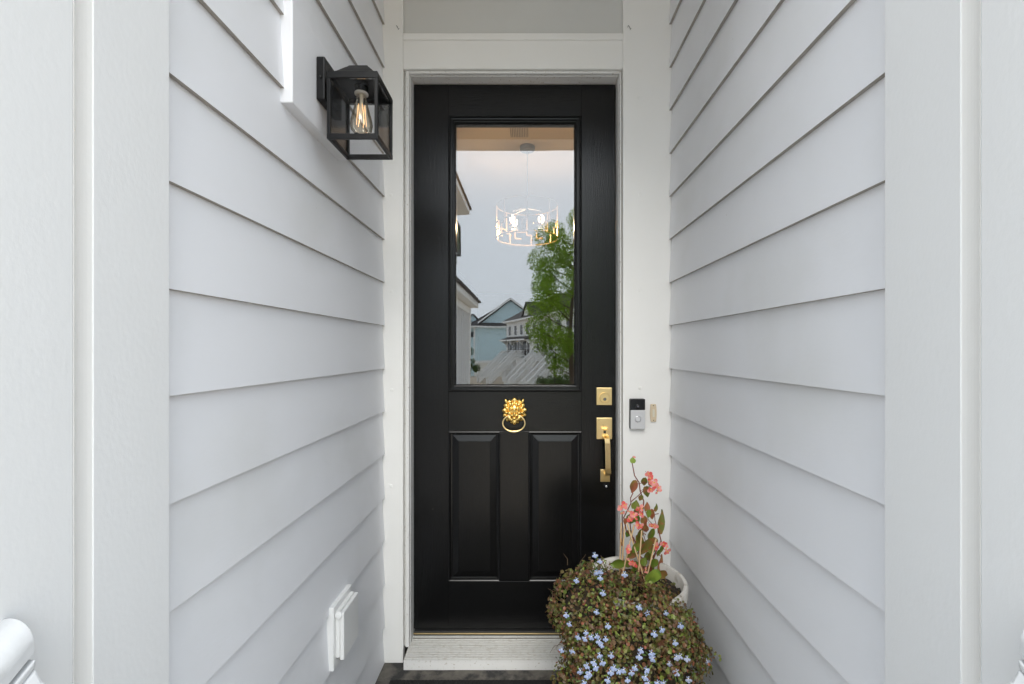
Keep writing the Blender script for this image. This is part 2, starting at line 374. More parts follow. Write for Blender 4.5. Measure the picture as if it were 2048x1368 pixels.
MB().lathe([(.064, 0), (.064, -.03), (.058, -.036)], (.003, PY, HC - .001), 28).build('canopy', M['pend_dark'], pd, smooth=False)
MB().tube([(.003, PY, HC - .03), (.003, PY, 2.55)], .003, 6).build('rod', M['pend_dark'], pd)
RS = .262
def arc(a0, a1, z, r=RS, n=14): return [(r * math.cos(a0 + (a1 - a0) * i / n), PY + r * math.sin(a0 + (a1 - a0) * i / n), z) for i in range(n + 1)]
sh = MB()
for z, rr_ in ((2.30, .008), (2.58, .003)): sh.tube(arc(0, 2 * math.pi, z, n=48)[:-1], rr_, 4, closed=True)
for k in range(8):
    a = 2 * math.pi * k / 8; w = 2 * math.pi / 8
    for (b0, b1, z0, z1) in ((.0, .55, 2.425, 2.425), (.55, .55, 2.36, 2.425), (.25, .55, 2.36, 2.36), (.8, .8, 2.30, 2.395), (.8, 1, 2.395, 2.395), (.0, .0, 2.395, 2.58)):
        if b0 == b1: p = arc(a + b0 * w, a + b0 * w, z0, n=1); sh.tube([p[0], (p[0][0], p[0][1], z1)], .007, 4)
        else: sh.tube(arc(a + b0 * w, a + b1 * w, z0, n=4), .007, 4)
sh.build('shade', M['pend'], pd)
for a in (R(195), R(345), R(150)):
    bx, by = .125 * math.cos(a), PY + .125 * math.sin(a)
    MB().tube([(.003, PY, 2.56), (bx, by, 2.53), (bx, by, 2.49)], .006, 6).build('arm', M['pend_dark'], pd)
    MB().ell((bx, by, 2.46), (.026, .026, .036)).build('bulb', M['lit_bulb'], pd, smooth=True)
    ld = bpy.data.lights.new('bulb_light', 'POINT'); ld.energy = 3.2; ld.color = (1, .74, .45); ld.shadow_soft_size = .03
    lo = bpy.data.objects.new('bulb_light', ld); scene.collection.objects.link(lo); lo.parent = pd
    lo.location = Vector((bx, by, 2.40)) - ORG[pd]

# ------------------------------------------------------------------ door frame
YD = 2.036; YM = 1.976
df = thing('door_frame', (-.05, YC, 0), 'white casing and header framing the black door', 'door frame')
xl, xr = X_(806, YC), X_(1246, YC)
box('side_casing', M['white'], df, -.660, xl, YC, 1.984, .001, 3.02, .002)
box('side_casing', M['white'], df, xr, .660, YC, 1.984, .001, 3.02, .002)
zh0, zh1 = Z_(137, YC), Z_(67, YC)
box('header_board', M['white'], df, xl + .0006, xr - .0006, YC + .0012, 1.984, zh0, zh1 - .0285, .0015)
box('drip_cap', M['white'], df, xl + .0006, xr - .0006, YC - .004, 1.984, zh1 - .028, zh1, .003)
box('top_panel', M['grey_panel'], df, xl + .001, xr - .001, YC + .016, 1.984, zh1 + .0005, 3.02, 0)
ml, mr_, mt = X_(820, YM), X_(1238, YM), Z_(150, YM)
mo = [(0, 1.983), (0, YM + .003), (.002, YM + .0005)]
box('stop_moulding', M['worn_white'], df, -.545, ml, YM + .009, 2.11, .055, mt + .05, .003)
box('stop_moulding', M['worn_white'], df, mr_, .455, YM + .009, 2.11, .055, mt + .05, .003)
box('stop_moulding', M['worn_white'], df, ml + .0003, mr_ - .0003, YM + .0095, 2.11, mt, mt + .049, .003)
box('inner_bead', M['worn_white'], df, xl + .0065, ml - .002, YM - .009, YM + .0085, .06, mt + .013, .003)
box('inner_bead', M['worn_white'], df, mr_ + .002, xr - .004, YM - .009, YM + .0085, .06, mt + .013, .003)
box('inner_bead', M['worn_white'], df, ml - .0018, mr_ + .0018, YM - .0088, YM + .0085, mt + .002, mt + .013, .003)
for px, ys in ((783, (390, 583, 780, 972)), (1280, (195, 388, 581, 776, 1070))):
    for py in ys:
        p = P(px + random.uniform(-2, 2), py, YC)
        MB().lathe([(.0075, .0), (.007, -.0011), (.004, -.0018), (.0005, -.002)], (p.x, YC, p.z), 14, 'y').build('nail_plug', M['white'], df, smooth=True)
for px, s in ((797, 1), (1258, 1)):
    p = P(px, 58, YC)
    MB().tube([(p.x - .006, YC + .002, p.z + .008), (p.x - .005, YC - .012, p.z + .007), (p.x, YC - .014, p.z - .003), (p.x + .004, YC - .014, p.z - .012), (p.x + .006, YC - .012, p.z - .006)], .0011, 6).build('wire_hook', M['dark'], df)

# threshold
th = thing('threshold', (-.05, 1.97, 0), 'ribbed aluminium sill on a white board under the black door', 'threshold')
tx0, tx1 = X_(808, 1.908), .43
prof = [(2.10, .0), (2.10, .066), (2.030, .066), (2.022, .0615), (1.916, .0475), (1.9125, .046), (1.9125, .0)]
MB().prism(prof, lambda p, x: (x, p[0], p[1]), tx0, tx1).build('sill', M['alu_dirt'], th)
box('sill_back', M['alu'], th, tx0 + .001, tx1 - .001, 2.0235, 2.099, .0661, .0705, .001)
for i in range(11):
    y0 = 2.0225 - .0096 * (i + 1); zz = .0615 - .014 * (i + .5) / 11
    box('rib', M['alu'], th, tx0 + .0005, tx1 - .0005, y0 + .0016, y0 + .0070, zz - .003, zz + .0042, .0008)
box('sill_nose', M['alu'], th, tx0, tx1, 1.908, 1.9155, .0440, .0520, .0015)
box('riser_board', M['worn_white'], th, tx0 - .003, tx1, 1.9105, 1.953, .0008, .0435, .002)
box('door_sweep', M['dark'], th, X_(828, YD), X_(1231, YD), 2.031, 2.07, .071, .090, .001)
box('brass_strip', M['satin_brass'], th, X_(828, YD), X_(1231, YD), 2.027, 2.0305, .0795, .0835, .0005)

# ------------------------------------------------------------------ door
dr = thing('front_door', (-.05, YD, .09), 'black panelled front door with tall glass pane', 'door')
dx = lambda px: X_(px, YD); dz = lambda py: Z_(py, YD)
T = 2.082
def dbox(name, m, x0, x1, y0, y1, d=0): return box(name, m, dr, dx(x0), dx(x1), YD + d, T, dz(y1), dz(y0), .0012)
dbox('stile', M['black_v'], 827.5, 897, 169, 1257.5); dbox('stile', M['black_v'], 1163, 1230.7, 169, 1257.5)
dbox('rail', M['black_h'], 897.1, 1162.9, 169, 232, .0007); dbox('rail', M['black_h'], 897.1, 1162.9, 783, 863, .0007)
dbox('rail', M['black_h'], 897.1, 1162.9, 1163, 1257.5, .0007); dbox('mullion', M['black_v'], 1000, 1057, 863.1, 1162.9, .0010)
gx0, gx1, gz0, gz1 = dx(897), dx(1163), dz(783), dz(232)
MB().ring(gx0, gx1, gz0, gz1, [(0, 2.04), (0, YD - .006), (.002, YD - .009), (.006, YD - .010), (.009, YD - .007), (.010, YD - .001), (.014, YD - .0005), (.016, YD - .003), (.020, YD - .003), (.022, YD + .002), (.026, YD + .003), (.028, YD + .008), (.0315, YD + .012), (.0325, YD + .040)]).build('glazing_bead', M['black_v'], dr)
MB().box(gx0 + .02, gx1 - .02, DG - .002, DG + .002, gz0 + .02, gz1 - .02).build('glass_pane', M['glass'], dr)
for x0, x1 in ((897, 1000), (1057, 1163)):
    MB().ring(dx(x0), dx(x1), dz(1163), dz(863), [(0, 2.06), (0, YD - .001), (.0035, YD - .0025), (.007, YD), (.009, YD + .009), (.016, YD + .0105), (.0175, YD + .0095), (.044, YD + .0028), (.0455, YD + .0015)], cap=True).build('raised_panel', M['black_v'], dr)
# lion knocker
kc = P(1029, 822, YD)
def blob(lst, name, m, parent, voxel=.0011):
    b = MB()
    for (x, z, d, rx, rz, rd, rot) in lst:
        b.ell((kc.x + x, kc.y - d, kc.z + z), (rx, rd, rz), 12, 8, rot=Matrix.Rotation(-rot, 3, 'Y') if rot else None)
    o = b.build(name, m, parent, smooth=True)
    r = o.modifiers.new('remesh', 'REMESH'); r.mode = 'VOXEL'; r.voxel_size = voxel; r.use_smooth_shade = True
    sm = o.modifiers.new('smooth', 'SMOOTH'); sm.iterations = 5; sm.factor = .5
    return o
L = [(0, 0, .004, .052, .053, .015, 0), (0, .003, .014, .030, .033, .018, 0)]
for k in range(13):
    a = 2 * math.pi * k / 13 + math.pi / 2
    L.append((.045 * math.cos(a), .046 * math.sin(a), .008, .013, .0105, .011, a + .45))
for k in range(11):
    a = 2 * math.pi * k / 11 + math.pi / 2; L.append((.034 * math.cos(a), .037 * math.sin(a), .018, .011, .0075, .009, a - .5))
for s in (-1, 1):
    L += [(s * .036, .044, .016, .007, .014, .008, -s * .4), (s * .012, .0165, .033, .012, .0050, .007, s * .40), (s * .0125, .0075, .028, .0050, .0042, .0050, 0),
          (s * .021, -.006, .026, .011, .009, .010, 0), (s * .0090, -.0140, .038, .0105, .0072, .008, 0), (s * .019, -.030, .019, .010, .014, .009, -s * .4), (s * .009, .032, .025, .007, .012, .008, s * .25)]
L += [(0, .006, .036, .0060, .015, .007, 0), (0, -.0075, .045, .0075, .0050, .006, 0), (0, -.027, .034, .012, .0060, .009, 0), (0, -.045, .017, .012, .014, .010, 0), (0, .050, .014, .013, .011, .009, 0)]
kn = blob(L, 'lion_knocker', M['brass'], dr)
rc = Vector((kc.x - .002, kc.y - .030, kc.z - .0495))
pts = []; rr = []
for i in range(40):
    a = 2 * math.pi * i / 40; pts.append(rc + Vector((.049 * math.cos(a), -.004 * math.sin(a) * -1, .037 * math.sin(a))))
    bot = max(0, -math.sin(a)); rr.append(.0033 + .0030 * bot ** 14)
MB().tube(pts, rr, 10, closed=True).build('knocker_ring', M['satin_brass'], kn, smooth=True)
# deadbolt
x0, x1 = dx(1192.5), dx(1223.5)
db = MB().box(x0, x1, YD - .009, YD + .002, dz(810), dz(775)).build('deadbolt', M['satin_brass'], dr, bevel=.002)
c = P(1208.5, 795, YD)
MB().lathe([(.0235, 0), (.0235, -.008), (.022, -.0095), (.0195, -.0095), (.0185, -.0075), (.001, -.0075)], (c.x, YD - .0088, c.z), 36, 'y').build('lock_cylinder', M['satin_brass'], db, smooth=False)
MB().lathe([(.0065, 0), (.0065, -.0012), (.001, -.0012)], (c.x, YD - .0162, c.z - .006), 20, 'y').build('keyway', M['dark'], db)
MB().box(c.x - .0012, c.x + .0012, YD - .0182, YD - .0172, c.z - .0105, c.z - .0015).build('key_slot', M['steel'], db)
# handle set
hp = MB().box(x0, x1 + .0005, YD - .010, YD + .002, dz(878), dz(835)).build('handle_plate', M['satin_brass'], dr, bevel=.002)
g0 = P(1211, 873, YD); g1 = P(1212.5, 945, YD)
path = [(g0.x - .002, YD - .008, g0.z + .004), (g0.x - .002, YD - .030, g0.z + .003), (g0.x - .001, YD - .046, g0.z - .004), (g0.x, YD - .050, g0.z - .02), (g0.x + .001, YD - .051, g0.z - .06), (g0.x + .002, YD - .050, g1.z + .03), (g1.x + .001, YD - .047, g1.z + .010), (g1.x + .001, YD - .030, g1.z - .001), (g1.x + .001, YD - .006, g1.z - .002)]
MB().tube(path, [1, 1, .98, .95, .92, .95, .98, 1, 1], mi=0, sq=(.0125, .0055)).build('grip', M['satin_brass'], hp, bevel=.002)
tz = dz(858); txc = dx(1209)
MB().hexa([(txc - .006, YD - .034, tz + .002), (txc + .006, YD - .034, tz + .002), (txc - .005, YD - .008, tz - .006), (txc + .005, YD - .008, tz - .006), (txc - .017, YD - .037, tz + .006), (txc + .017, YD - .037, tz + .006), (txc - .006, YD - .008, tz - .001), (txc + .006, YD - .008, tz - .001)]).build('thumb_latch', M['satin_brass'], hp, bevel=.0015)
MB().box(txc - .006, txc + .005, YD - .0108, YD - .0099, tz - .018, tz - .007).build('latch_slot', M['dark'], hp)
MB().box(dx(1200.5), dx(1219.5), YD - .009, YD + .002, dz(963), dz(938)).build('grip_foot', M['satin_brass'], hp, bevel=.002)
c = P(1212.5, 973, YD)
MB().lathe([(.013, 0), (.013, -.0012), (.0105, -.0018), (.0100, .0005)], (c.x, YD, c.z), 22, 'y').build('bolt_rim', M['gloss_black'], dr, smooth=True)
MB().ell((c.x, YD - .001, c.z), (.0055, .003, .0065)).build('bolt_end', M['steel'], dr, smooth=True)

# ------------------------------------------------------------------ doorbells
rb = thing('video_doorbell', P(1275, 859, YC), 'silver and black video doorbell on the white casing', 'doorbell')
a, b2 = X_(1261, YC - .02), X_(1290, YC - .02); zt, zb, zmid = Z_(798, YC - .02), Z_(858, YC - .02), Z_(820, YC - .02)
box('back_body', M['dark'], rb, a - .0018, b2 - .0008, YC - .018, YC - .0005, zb - .001, zt + .0005, .004)
box('camera_panel', M['gloss_black'], rb, a, b2, YC - .024, YC - .0182, zmid + .0004, zt, .002)
box('face_plate', M['silver'], rb, a, b2, YC - .0238, YC - .0182, zb, zmid - .0002, .002)
cc = Vector(((a + b2) / 2, YC - .024, Z_(813, YC - .02)))
MB().lathe([(.0095, .0008), (.0095, -.001), (.0075, -.002), (.0065, -.0012), (.0005, -.001)], cc, 24, 'y').build('lens', M['gloss_black'], rb, smooth=False)
MB().ell(cc + Vector((0, -.001, 0)), (.0040, .0012, .0040)).build('lens_glass', M['h_lens'], rb, smooth=True)
cc.z = Z_(838, YC - .02)
MB().lathe([(.0135, .0008), (.0135, -.0012), (.0125, -.0018), (.0112, -.0018), (.0108, -.0004)], cc, 32, 'y').build('button_ring', M['steel'], rb)
MB().lathe([(.0105, .0008), (.0105, -.0009), (.0095, -.0013), (.0005, -.0011)], cc, 28, 'y').build('button', M['silver'], rb)
ob = thing('bell_push', P(1306, 843, YC), 'narrow ivory bell push beside the video doorbell', 'doorbell')
a, b2 = X_(1299.5, YC), X_(1312.5, YC); zt, zb = Z_(808, YC), Z_(843, YC)
poly = []
for i in range(9):
    u = i / 8; poly.append((a + .003 * abs(2 * u - 1) ** 2.2, zb + (zt - zb) * u))
for i in range(9):
    u = 1 - i / 8; poly.append((b2 - .003 * abs(2 * u - 1) ** 2.2, zb + (zt - zb) * u))
MB().prism(poly, lambda p, y: (p[0], y, p[1]), YC - .008, YC - .0004).build('base_plate', M['ivory'], ob, bevel=.0015)
cx = (a + b2) / 2
box('push_button', M['pale_ivory'], ob, cx - .0045, cx + .0045, YC - .0105, YC - .0078, zb + .021, zt - .022, .001)
for z in (zb + .006, zt - .006): MB().lathe([(.0022, 0), (.0020, -.0008), (.0003, -.0008)], (cx, YC - .0079, z), 12, 'y').build('screw', M['dark'], ob)

# ------------------------------------------------------------------ lantern
Y0, Y1 = 1.258, 1.400
lx0, lx1, lz0, lz1 = X_(653.5, Y0), X_(755, Y0), Z_(277, Y0), Z_(144, Y0)
la = thing('wall_lantern', (-.589, 1.33, 2.05), 'black square glass lantern with vintage bulb on the clapboard wall', 'lantern')
box('backplate', M['lantern'], la, -.5885, -.565, 1.27, 1.392, Z_(198, 1.27), Z_(112, 1.27), .003)
box('bracket_arm', M['lantern'], la, -.5655, lx0 + .002, 1.305, 1.355, 2.06, 2.10, .002)
MB().lathe([(.0045, 0), (.0045, -.002), (.003, -.0035), (.0005, -.0038)], (-.5768, 1.2705, 2.108), 16, 'y').build('side_screw', M['lantern'], la, smooth=True)
w = .0088
for x in (lx0, lx1 - w):
    for y in (Y0, Y1 - w): box('corner_post', M['lantern'], la, x, x + w, y, y + w, lz0 + .0145, lz1 - .0155, .0008)
for y in (Y0 - .0004, Y1 - w + .0004):
    box('bottom_bar', M['lantern'], la, lx0 - .0004, lx1 + .0004, y, y + w, lz0, lz0 + .0143, .0008)
    box('top_bar', M['lantern'], la, lx0 - .0004, lx1 + .0004, y, y + w, lz1 - .0153, lz1, .0008)
for x in (lx0, lx1 - w):
    box('bottom_bar', M['lantern'], la, x, x + w, Y0 + w + .0003, Y1 - w - .0003, lz0 + .0002, lz0 + .0141, .0008)
    box('top_bar', M['lantern'], la, x, x + w, Y0 + w + .0003, Y1 - w - .0003, lz1 - .0151, lz1 - .0002, .0008)
cxm, cym = (lx0 + lx1) / 2, (Y0 + Y1) / 2; hw = (lx1 - lx0) / 2
rings = [(hw - .001, 0), (hw - .001, .004), (.060, .0085), (.052, .0155), (.044, .025), (.036, .0345), (.030, .041), (.027, .0455), (.0245, .0475)]
b = MB(); v = []; f = []
for r, h in rings: v += [(cxm + sx * r, cym + sy * r, lz1 + .0003 + h) for sx, sy in ((-1, -1), (1, -1), (1, 1), (-1, 1))]
for i in range(len(rings) - 1):
    for j in range(4): f.append((i * 4 + j, i * 4 + (j + 1) % 4, i * 4 + 4 + (j + 1) % 4, i * 4 + 4 + j))
f += [(3, 2, 1, 0), tuple(range(len(v) - 4, len(v)))]
b.add(v, f).build('roof_cap', M['lantern'], la, bevel=.001)
box('pane', M['thin_glass'], la, lx0 + w, lx1 - w, Y0 + .005, Y0 + .0065, lz0 + .0143, lz1 - .0154, 0)
box('pane', M['thin_glass'], la, lx0 + w, lx1 - w, Y1 - .0065, Y1 - .005, lz0 + .0143, lz1 - .0154, 0)
box('pane', M['thin_glass'], la, lx0 + .004, lx0 + .0055, Y0 + w, Y1 - w, lz0 + .0143, lz1 - .0154, 0)
box('pane', M['thin_glass'], la, lx1 - .0055, lx1 - .004, Y0 + w, Y1 - w, lz0 + .0143, lz1 - .0154, 0)
bz = 2.096
MB().lathe([(.019, .0185), (.019, .002), (.016, 0)], (cxm, cym, bz), 24).build('socket', M['lantern'], la, smooth=False)
MB().lathe([(.0185, -.0015), (.0195, -.003), (.0195, -.006), (.0175, -.0075)], (cxm, cym, bz + .002), 24).build('socket_ring', M['socket'], la, smooth=True)
bulb = MB().lathe([(.0135, -.004), (.0145, -.016), (.018, -.034), (.025, -.060), (.0305, -.082), (.0318, -.094), (.029, -.108), (.021, -.117), (.010, -.121), (.0006, -.122)], (cxm, cym, bz), 28, caps=False).build('bulb', M['bulb_glass'], la, smooth=True)
MB().tube([(cxm, cym, bz - .005), (cxm, cym, bz - .06), (cxm, cym, bz - .085)], [.006, .004, .002], 8).build('stem', M['socket'], bulb, smooth=True)
for k in range(6):
    a0 = 2 * math.pi * k / 6; a1 = a0 + .5
    MB().tube([(cxm + .010 * math.cos(a0), cym + .010 * math.sin(a0), bz - .035), (cxm + .014 * math.cos(a1), cym + .014 * math.sin(a1), bz - .095)], .0007, 5).build('filament', M['filament'], bulb)

# ------------------------------------------------------------------ outlet cover
oc = thing('outlet_cover', (-.6, 1.48, .36), 'white weatherproof outlet cover low on the clapboard wall', 'outlet cover')
box('mounting_plate', M['plastic_w'], oc, -.640, -.597, 1.405, 1.552, .352, .548, .003)
box('box_body', M['plastic_w'], oc, -.5975, -.583, 1.418, 1.538, .385, .532, .004)
box('hinged_lid', M['plastic_w'], oc, -.5825, -.570, 1.416, 1.540, .380, .528, .003)
MB().lathe([(.011, 0), (.011, -.006), (.009, -.008), (.0005, -.008)], (-.585, 1.417, .522), 20, 'y').build('hinge_knuckle', M['plastic_w'], oc, smooth=False)
MB().lathe([(.004, 0), (.004, -.0015), (.0005, -.0015)], (-.585, 1.4093, .522), 14, 'y').build('hinge_pin', M['plastic_w'], oc)

# ------------------------------------------------------------------ doormat
dm = thing('doormat', (-.17, 1.6, 0), 'black rubber doormat on the dark concrete landing', 'doormat')
box('pad', M['mat'], dm, -.555, .2, 1.35, 1.845, .001, .010, .004)
rb_ = MB()
for i in range(50): rb_.box(-.545 + i * .015, -.538 + i * .015, 1.36, 1.838, .0095, .0135)
rb_.build('tread_ribs', M['mat'], dm, kind='stuff')

# ------------------------------------------------------------------ flower pot and plants
PC = Vector((.383, 1.60, 0)); RIM = .545
pt = thing('flower_pot', PC, 'chalky white round pot in the corner by the clapboard wall', 'flower pot')
MB().lathe([(.118, .002), (.122, .02), (.150, .30), (.163, .46), (.172, .50), (.174, .54), (.171, RIM), (.160, RIM), (.156, .54), (.152, .47)], PC, 48, caps=True).build('body', M['pot'], pt, smooth=True)
sl = MB(); N = 40
pts = [(0, 0, .502)]
for i in range(1, 7):
    for j in range(N): a = 2 * math.pi * j / N; r = .155 * i / 6; pts.append((r * math.cos(a), r * math.sin(a), .492 + random.uniform(0, .022)))
fs = [(0, 1 + j, 1 + (j + 1) % N) for j in range(N)] + [(1 + (i - 1) * N + j, 1 + i * N + j, 1 + i * N + (j + 1) % N, 1 + (i - 1) * N + (j + 1) % N) for i in range(1, 6) for j in range(N)]
sl.add([Vector(p) + PC for p in pts], fs).build('soil', M['soil'], pt, smooth=True)

ELL = [((.395, 1.44, .40), (.140, .13, .150)), ((.325, 1.47, .40), (.205, .175, .185)), ((.312, 1.405, .25), (.212, .160, .30)), ((.205, 1.50, .49), (.115, .115, .145)), ((.425, 1.42, .30), (.122, .145, .24))]
def inside(p, k=1.0, skip=-1):
    for i, (c, r) in enumerate(ELL):
        if i != skip and sum(((p[j] - c[j]) / (r[j] * k)) ** 2 for j in range(3)) < 1: return True
    return False
def surf(i, k=1.0):
    c, r = ELL[i]
    while True:
        d = Vector((random.gauss(0, 1), random.gauss(0, 1), random.gauss(0, 1))).normalized()
        p = Vector((c[j] + r[j] * k * d[j] for j in range(3)))
        nrm = Vector((d[j] / r[j] for j in range(3))).normalized()
        return p, nrm
def ok(p): return p.z > .012 and p.x < .592 and not ((p.xy - PC.xy).length < .176 and p.z < .5) and not ((p.xy - PC.xy).length < .13 and p.z < .60 and p.y > 1.60)
def hit(px, py):                # where the ray of a photo pixel first meets the mound
    d = P(px, py, 1.0) - Vector((0, 0, CZ)); best = None
    for c, r in ELL:
        o = Vector(((0 - c[0]) / r[0], (0 - c[1]) / r[1], (CZ - c[2]) / r[2])); e = Vector((d.x / r[0], d.y / r[1], d.z / r[2]))
        A = e.dot(e); B = o.dot(e); C = o.dot(o) - 1; q = B * B - A * C
        if q > 0:
            t = (-B - math.sqrt(q)) / A
            if best is None or t < best: best = t
    if best is None: best = 1.42
    return Vector((0, 0, CZ)) + d * best
def leaf_shape(w, h, cup=.18, seed=0, n=7):
    rnd = random.Random(seed); v = [(0, 0, 0), (0, h * .55, cup * w * .2)]; rim = []
    for i in range(n):
        a = -math.pi / 2 + 2 * math.pi * (i + .5) / n
        rim.append((w / 2 * math.cos(a) * (1 + rnd.uniform(-.08, .08)), h * .52 + h * .5 * math.sin(a), cup * w * (abs(math.cos(a)) + rnd.uniform(-.2, .2))))
    v = [(0, h * .5, 0)] + rim
    return v, [(0, 1 + i, 1 + (i + 1) % n) for i in range(n)]
def frame(nrm, spin=None):
    nrm = nrm.normalized(); a = nrm.orthogonal().normalized(); b = nrm.cross(a)
    s = random.uniform(0, 2 * math.pi) if spin is None else spin
    x = a * math.cos(s) + b * math.sin(s); y = nrm.cross(x)
    return Matrix((x, y, nrm)).transposed()
def jitter(n, k): return (n + Vector((random.gauss(0, k), random.gauss(0, k), random.gauss(0, k)))).normalized()

cr = thing('creeping_plant', (PC.x, 1.45, .0), 'brown and green creeping foliage spilling over the white pot', 'plant')
core = MB()  # dark filler added inside the mound, so gaps between leaves look shaded
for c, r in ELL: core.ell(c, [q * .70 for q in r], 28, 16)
core = core.build('dark_filler', M['core'], cr, smooth=True); core['kind'] = 'stuff'
leaves = []
W_ = [.16, .26, .36, .10, .12]
while len(leaves) < 12000:
    i = random.choices(range(5), W_)[0]; k = random.choice((.76, .84, .90, .95, .98, 1.0, 1.0, 1.03, 1.06, 1.10)) * random.uniform(.985, 1.02)
    lump = 1
    p, nrm = surf(i, k)
    lump = math.sin(p.x * 41 + 1) * math.sin(p.z * 37) * math.sin(p.y * 33 + 2)
    p = p + nrm * (.020 * lump + .012 * math.sin(p.x * 19 + p.z * 23))
    if inside(p, min(.9, k - .06), i) or not ok(p): continue
    if nrm.y > .75 and p.y > 1.6: continue
    leaves.append((p, jitter(nrm + Vector((0, -.2, .4)), .85), random.choice((random.uniform(.005, .010), random.uniform(.007, .013), random.uniform(.009, .0155)))))
tend = []
for i in range(46):                      # loose shoots that stick out of the mound and hang
    k = random.choices(range(5), W_)[0]; p, nrm = surf(k, 1.0)
    if not ok(p) or nrm.y > .3 or inside(p, .95, k): continue
    pp = [p]; d = (nrm + Vector((0, 0, .35))).normalized()
    for q in range(random.randint(3, 6)):
        d = (d + Vector((random.gauss(0, .18), random.gauss(0, .12), -.26))).normalized(); pp.append(pp[-1] + d * .014)
    if any(not ok(q) for q in pp): continue
    tend.append(pp)
    for q in pp[1:]:
        for e in range(2): leaves.append((q + Vector((random.gauss(0, .004), random.gauss(0, .003), random.gauss(0, .004))), jitter(Vector((0, -.5, .5)), .7), random.uniform(.006, .012)))
leaves.sort(key=lambda L_: (0 if P and L_[1].y < -.1 else 1, L_[0].y - .4 * L_[0].z - 60 * (L_[2] - .012)))
shapes = []
for q in range(5):
    v, f = leaf_shape(1, 1.05, .2, q); me = bpy.data.meshes.new('creeper_leaf'); me.from_pydata(v, [], f); me.materials.append(M['creeper']); shapes.append(me)
def place(me, name, p, rotm, sc, parent):
    o = bpy.data.objects.new(name, me); scene.collection.objects.link(o); o.parent = parent
    o.matrix_local = Matrix.Translation(p - ORG[parent]) @ rotm.to_4x4() @ Matrix.Diagonal((sc, sc, sc, 1)); ORG[o] = ORG[parent]
    return o
vis = [L_ for L_ in leaves if L_[1].y < -.2 and not inside(L_[0], 1.0)]
vis.sort(key=lambda L_: -L_[2] / L_[0].y); pick = vis[:280]; pid = set(id(x) for x in pick)
for p, nrm, s in pick: place(random.choice(shapes), 'leaf', p, frame(nrm), s, cr)
mb = MB()
for L_ in leaves:
    if id(L_) in pid: continue
    p, nrm, s = L_; m3 = frame(nrm); v, f = leaf_shape(s, s * 1.05, .2, random.randint(0, 99), 6)
    mb.add([p + m3 @ Vector(q) for q in v], f)
mb.build('small_leaves', M['creeper'], cr, kind='stuff', recalc=False)
vb = MB()
for pp in tend: vb.tube(pp, [.0011 - .0006 * i / len(pp) for i in range(len(pp))], 4)
for i in range(120):
    k = random.choice((0, 1, 2, 3, 4)); p, nrm = surf(k, .97)
    if not ok(p) or nrm.y > .4 or inside(p, .9, k): continue
    q = p + nrm * random.uniform(.01, .03) + Vector((random.uniform(-.03, .03), 0, -random.uniform(.0, .05)))
    r_ = q + Vector((random.uniform(-.015, .015), -.005, -random.uniform(.005, .03)))
    vb.tube([p, q, r_], [.0009, .0008, .0005], 4)
for px, py, ex, ey in ((1135, 1118, 1127, 1107), (1160, 1125, 1172, 1108), (1105, 1182, 1096, 1177), (1380, 1215, 1384, 1205), (1395, 1262, 1408, 1255), (1400, 1300, 1418, 1310)):
    a = hit(px, py + 12); b_ = P(px, py, a.y); c = P(ex, ey, a.y - .01); vb.tube([a, b_, c], [.001, .0009, .0005], 4)
vb.build('trailing_stems', M['vine'], cr, kind='stuff')

lb = thing('lobelia', (PC.x - .06, 1.38, 0), 'trailing lobelia with small blue flowers among the brown foliage', 'flowering plant')
lm = MB()
def slender(c, nrm, s):
    m3 = frame(nrm); v, f = leaf_shape(s * .45, s * 1.5, .15, random.randint(0, 99), 6); lm.add([c + m3 @ Vector(q) for q in v], f)
for i in range(1700):
    k = random.choices(range(5), W_)[0]; p, nrm = surf(k, random.uniform(.97, 1.1))
    if inside(p, .97, k) or not ok(p) or nrm.y > .4: continue
    if math.sin(p.x * 23 + 2) + math.sin(p.z * 29 + p.y * 17) < -.2: continue
    slender(p, jitter(nrm + Vector((0, 0, .2)), .7), random.uniform(.007, .013))
petal_mesh = []
for q, mt_ in ((0, M['blue']), (1, M['blue']), (2, M['paleblue'])):
    b = MB(); rnd = random.Random(q)
    for a, l_, w_ in ((90 - 32, .55, .22), (90 + 32, .55, .22), (-90, .95, .55), (-90 - 50, .9, .52), (-90 + 50, .9, .52)):
        a = R(a + rnd.uniform(-6, 6)); d = Vector((math.cos(a), math.sin(a), 0)); s_ = Vector((-d.y, d.x, 0)); up = Vector((0, 0, 1))
        b.add([d * .06, d * .45 * l_ + s_ * w_ * .42 + up * .10, d * .45 * l_ - s_ * w_ * .42 + up * .10, d * .85 * l_ + s_ * w_ * .5 + up * .04, d * .85 * l_ - s_ * w_ * .5 + up * .04, d * l_ + up * -.02, d * .5 * l_ + up * .16],
              [(0, 1, 6), (0, 6, 2), (1, 3, 6), (6, 4, 2), (3, 5, 6), (6, 5, 4)])
    b.ell((0, 0, .05), (.13, .13, .08), 8, 4, mi=1); b.tube([(0, .05, 0), (0, .1, -.4), (0, -.1, -1.1)], [.06, .05, .03], 5, mi=2)
    me_o = b.build('tmp', [mt_, M['eye'], M['lobelia_leaf']], None, recalc=False); petal_mesh.append(me_o.data); bpy.data.objects.remove(me_o)
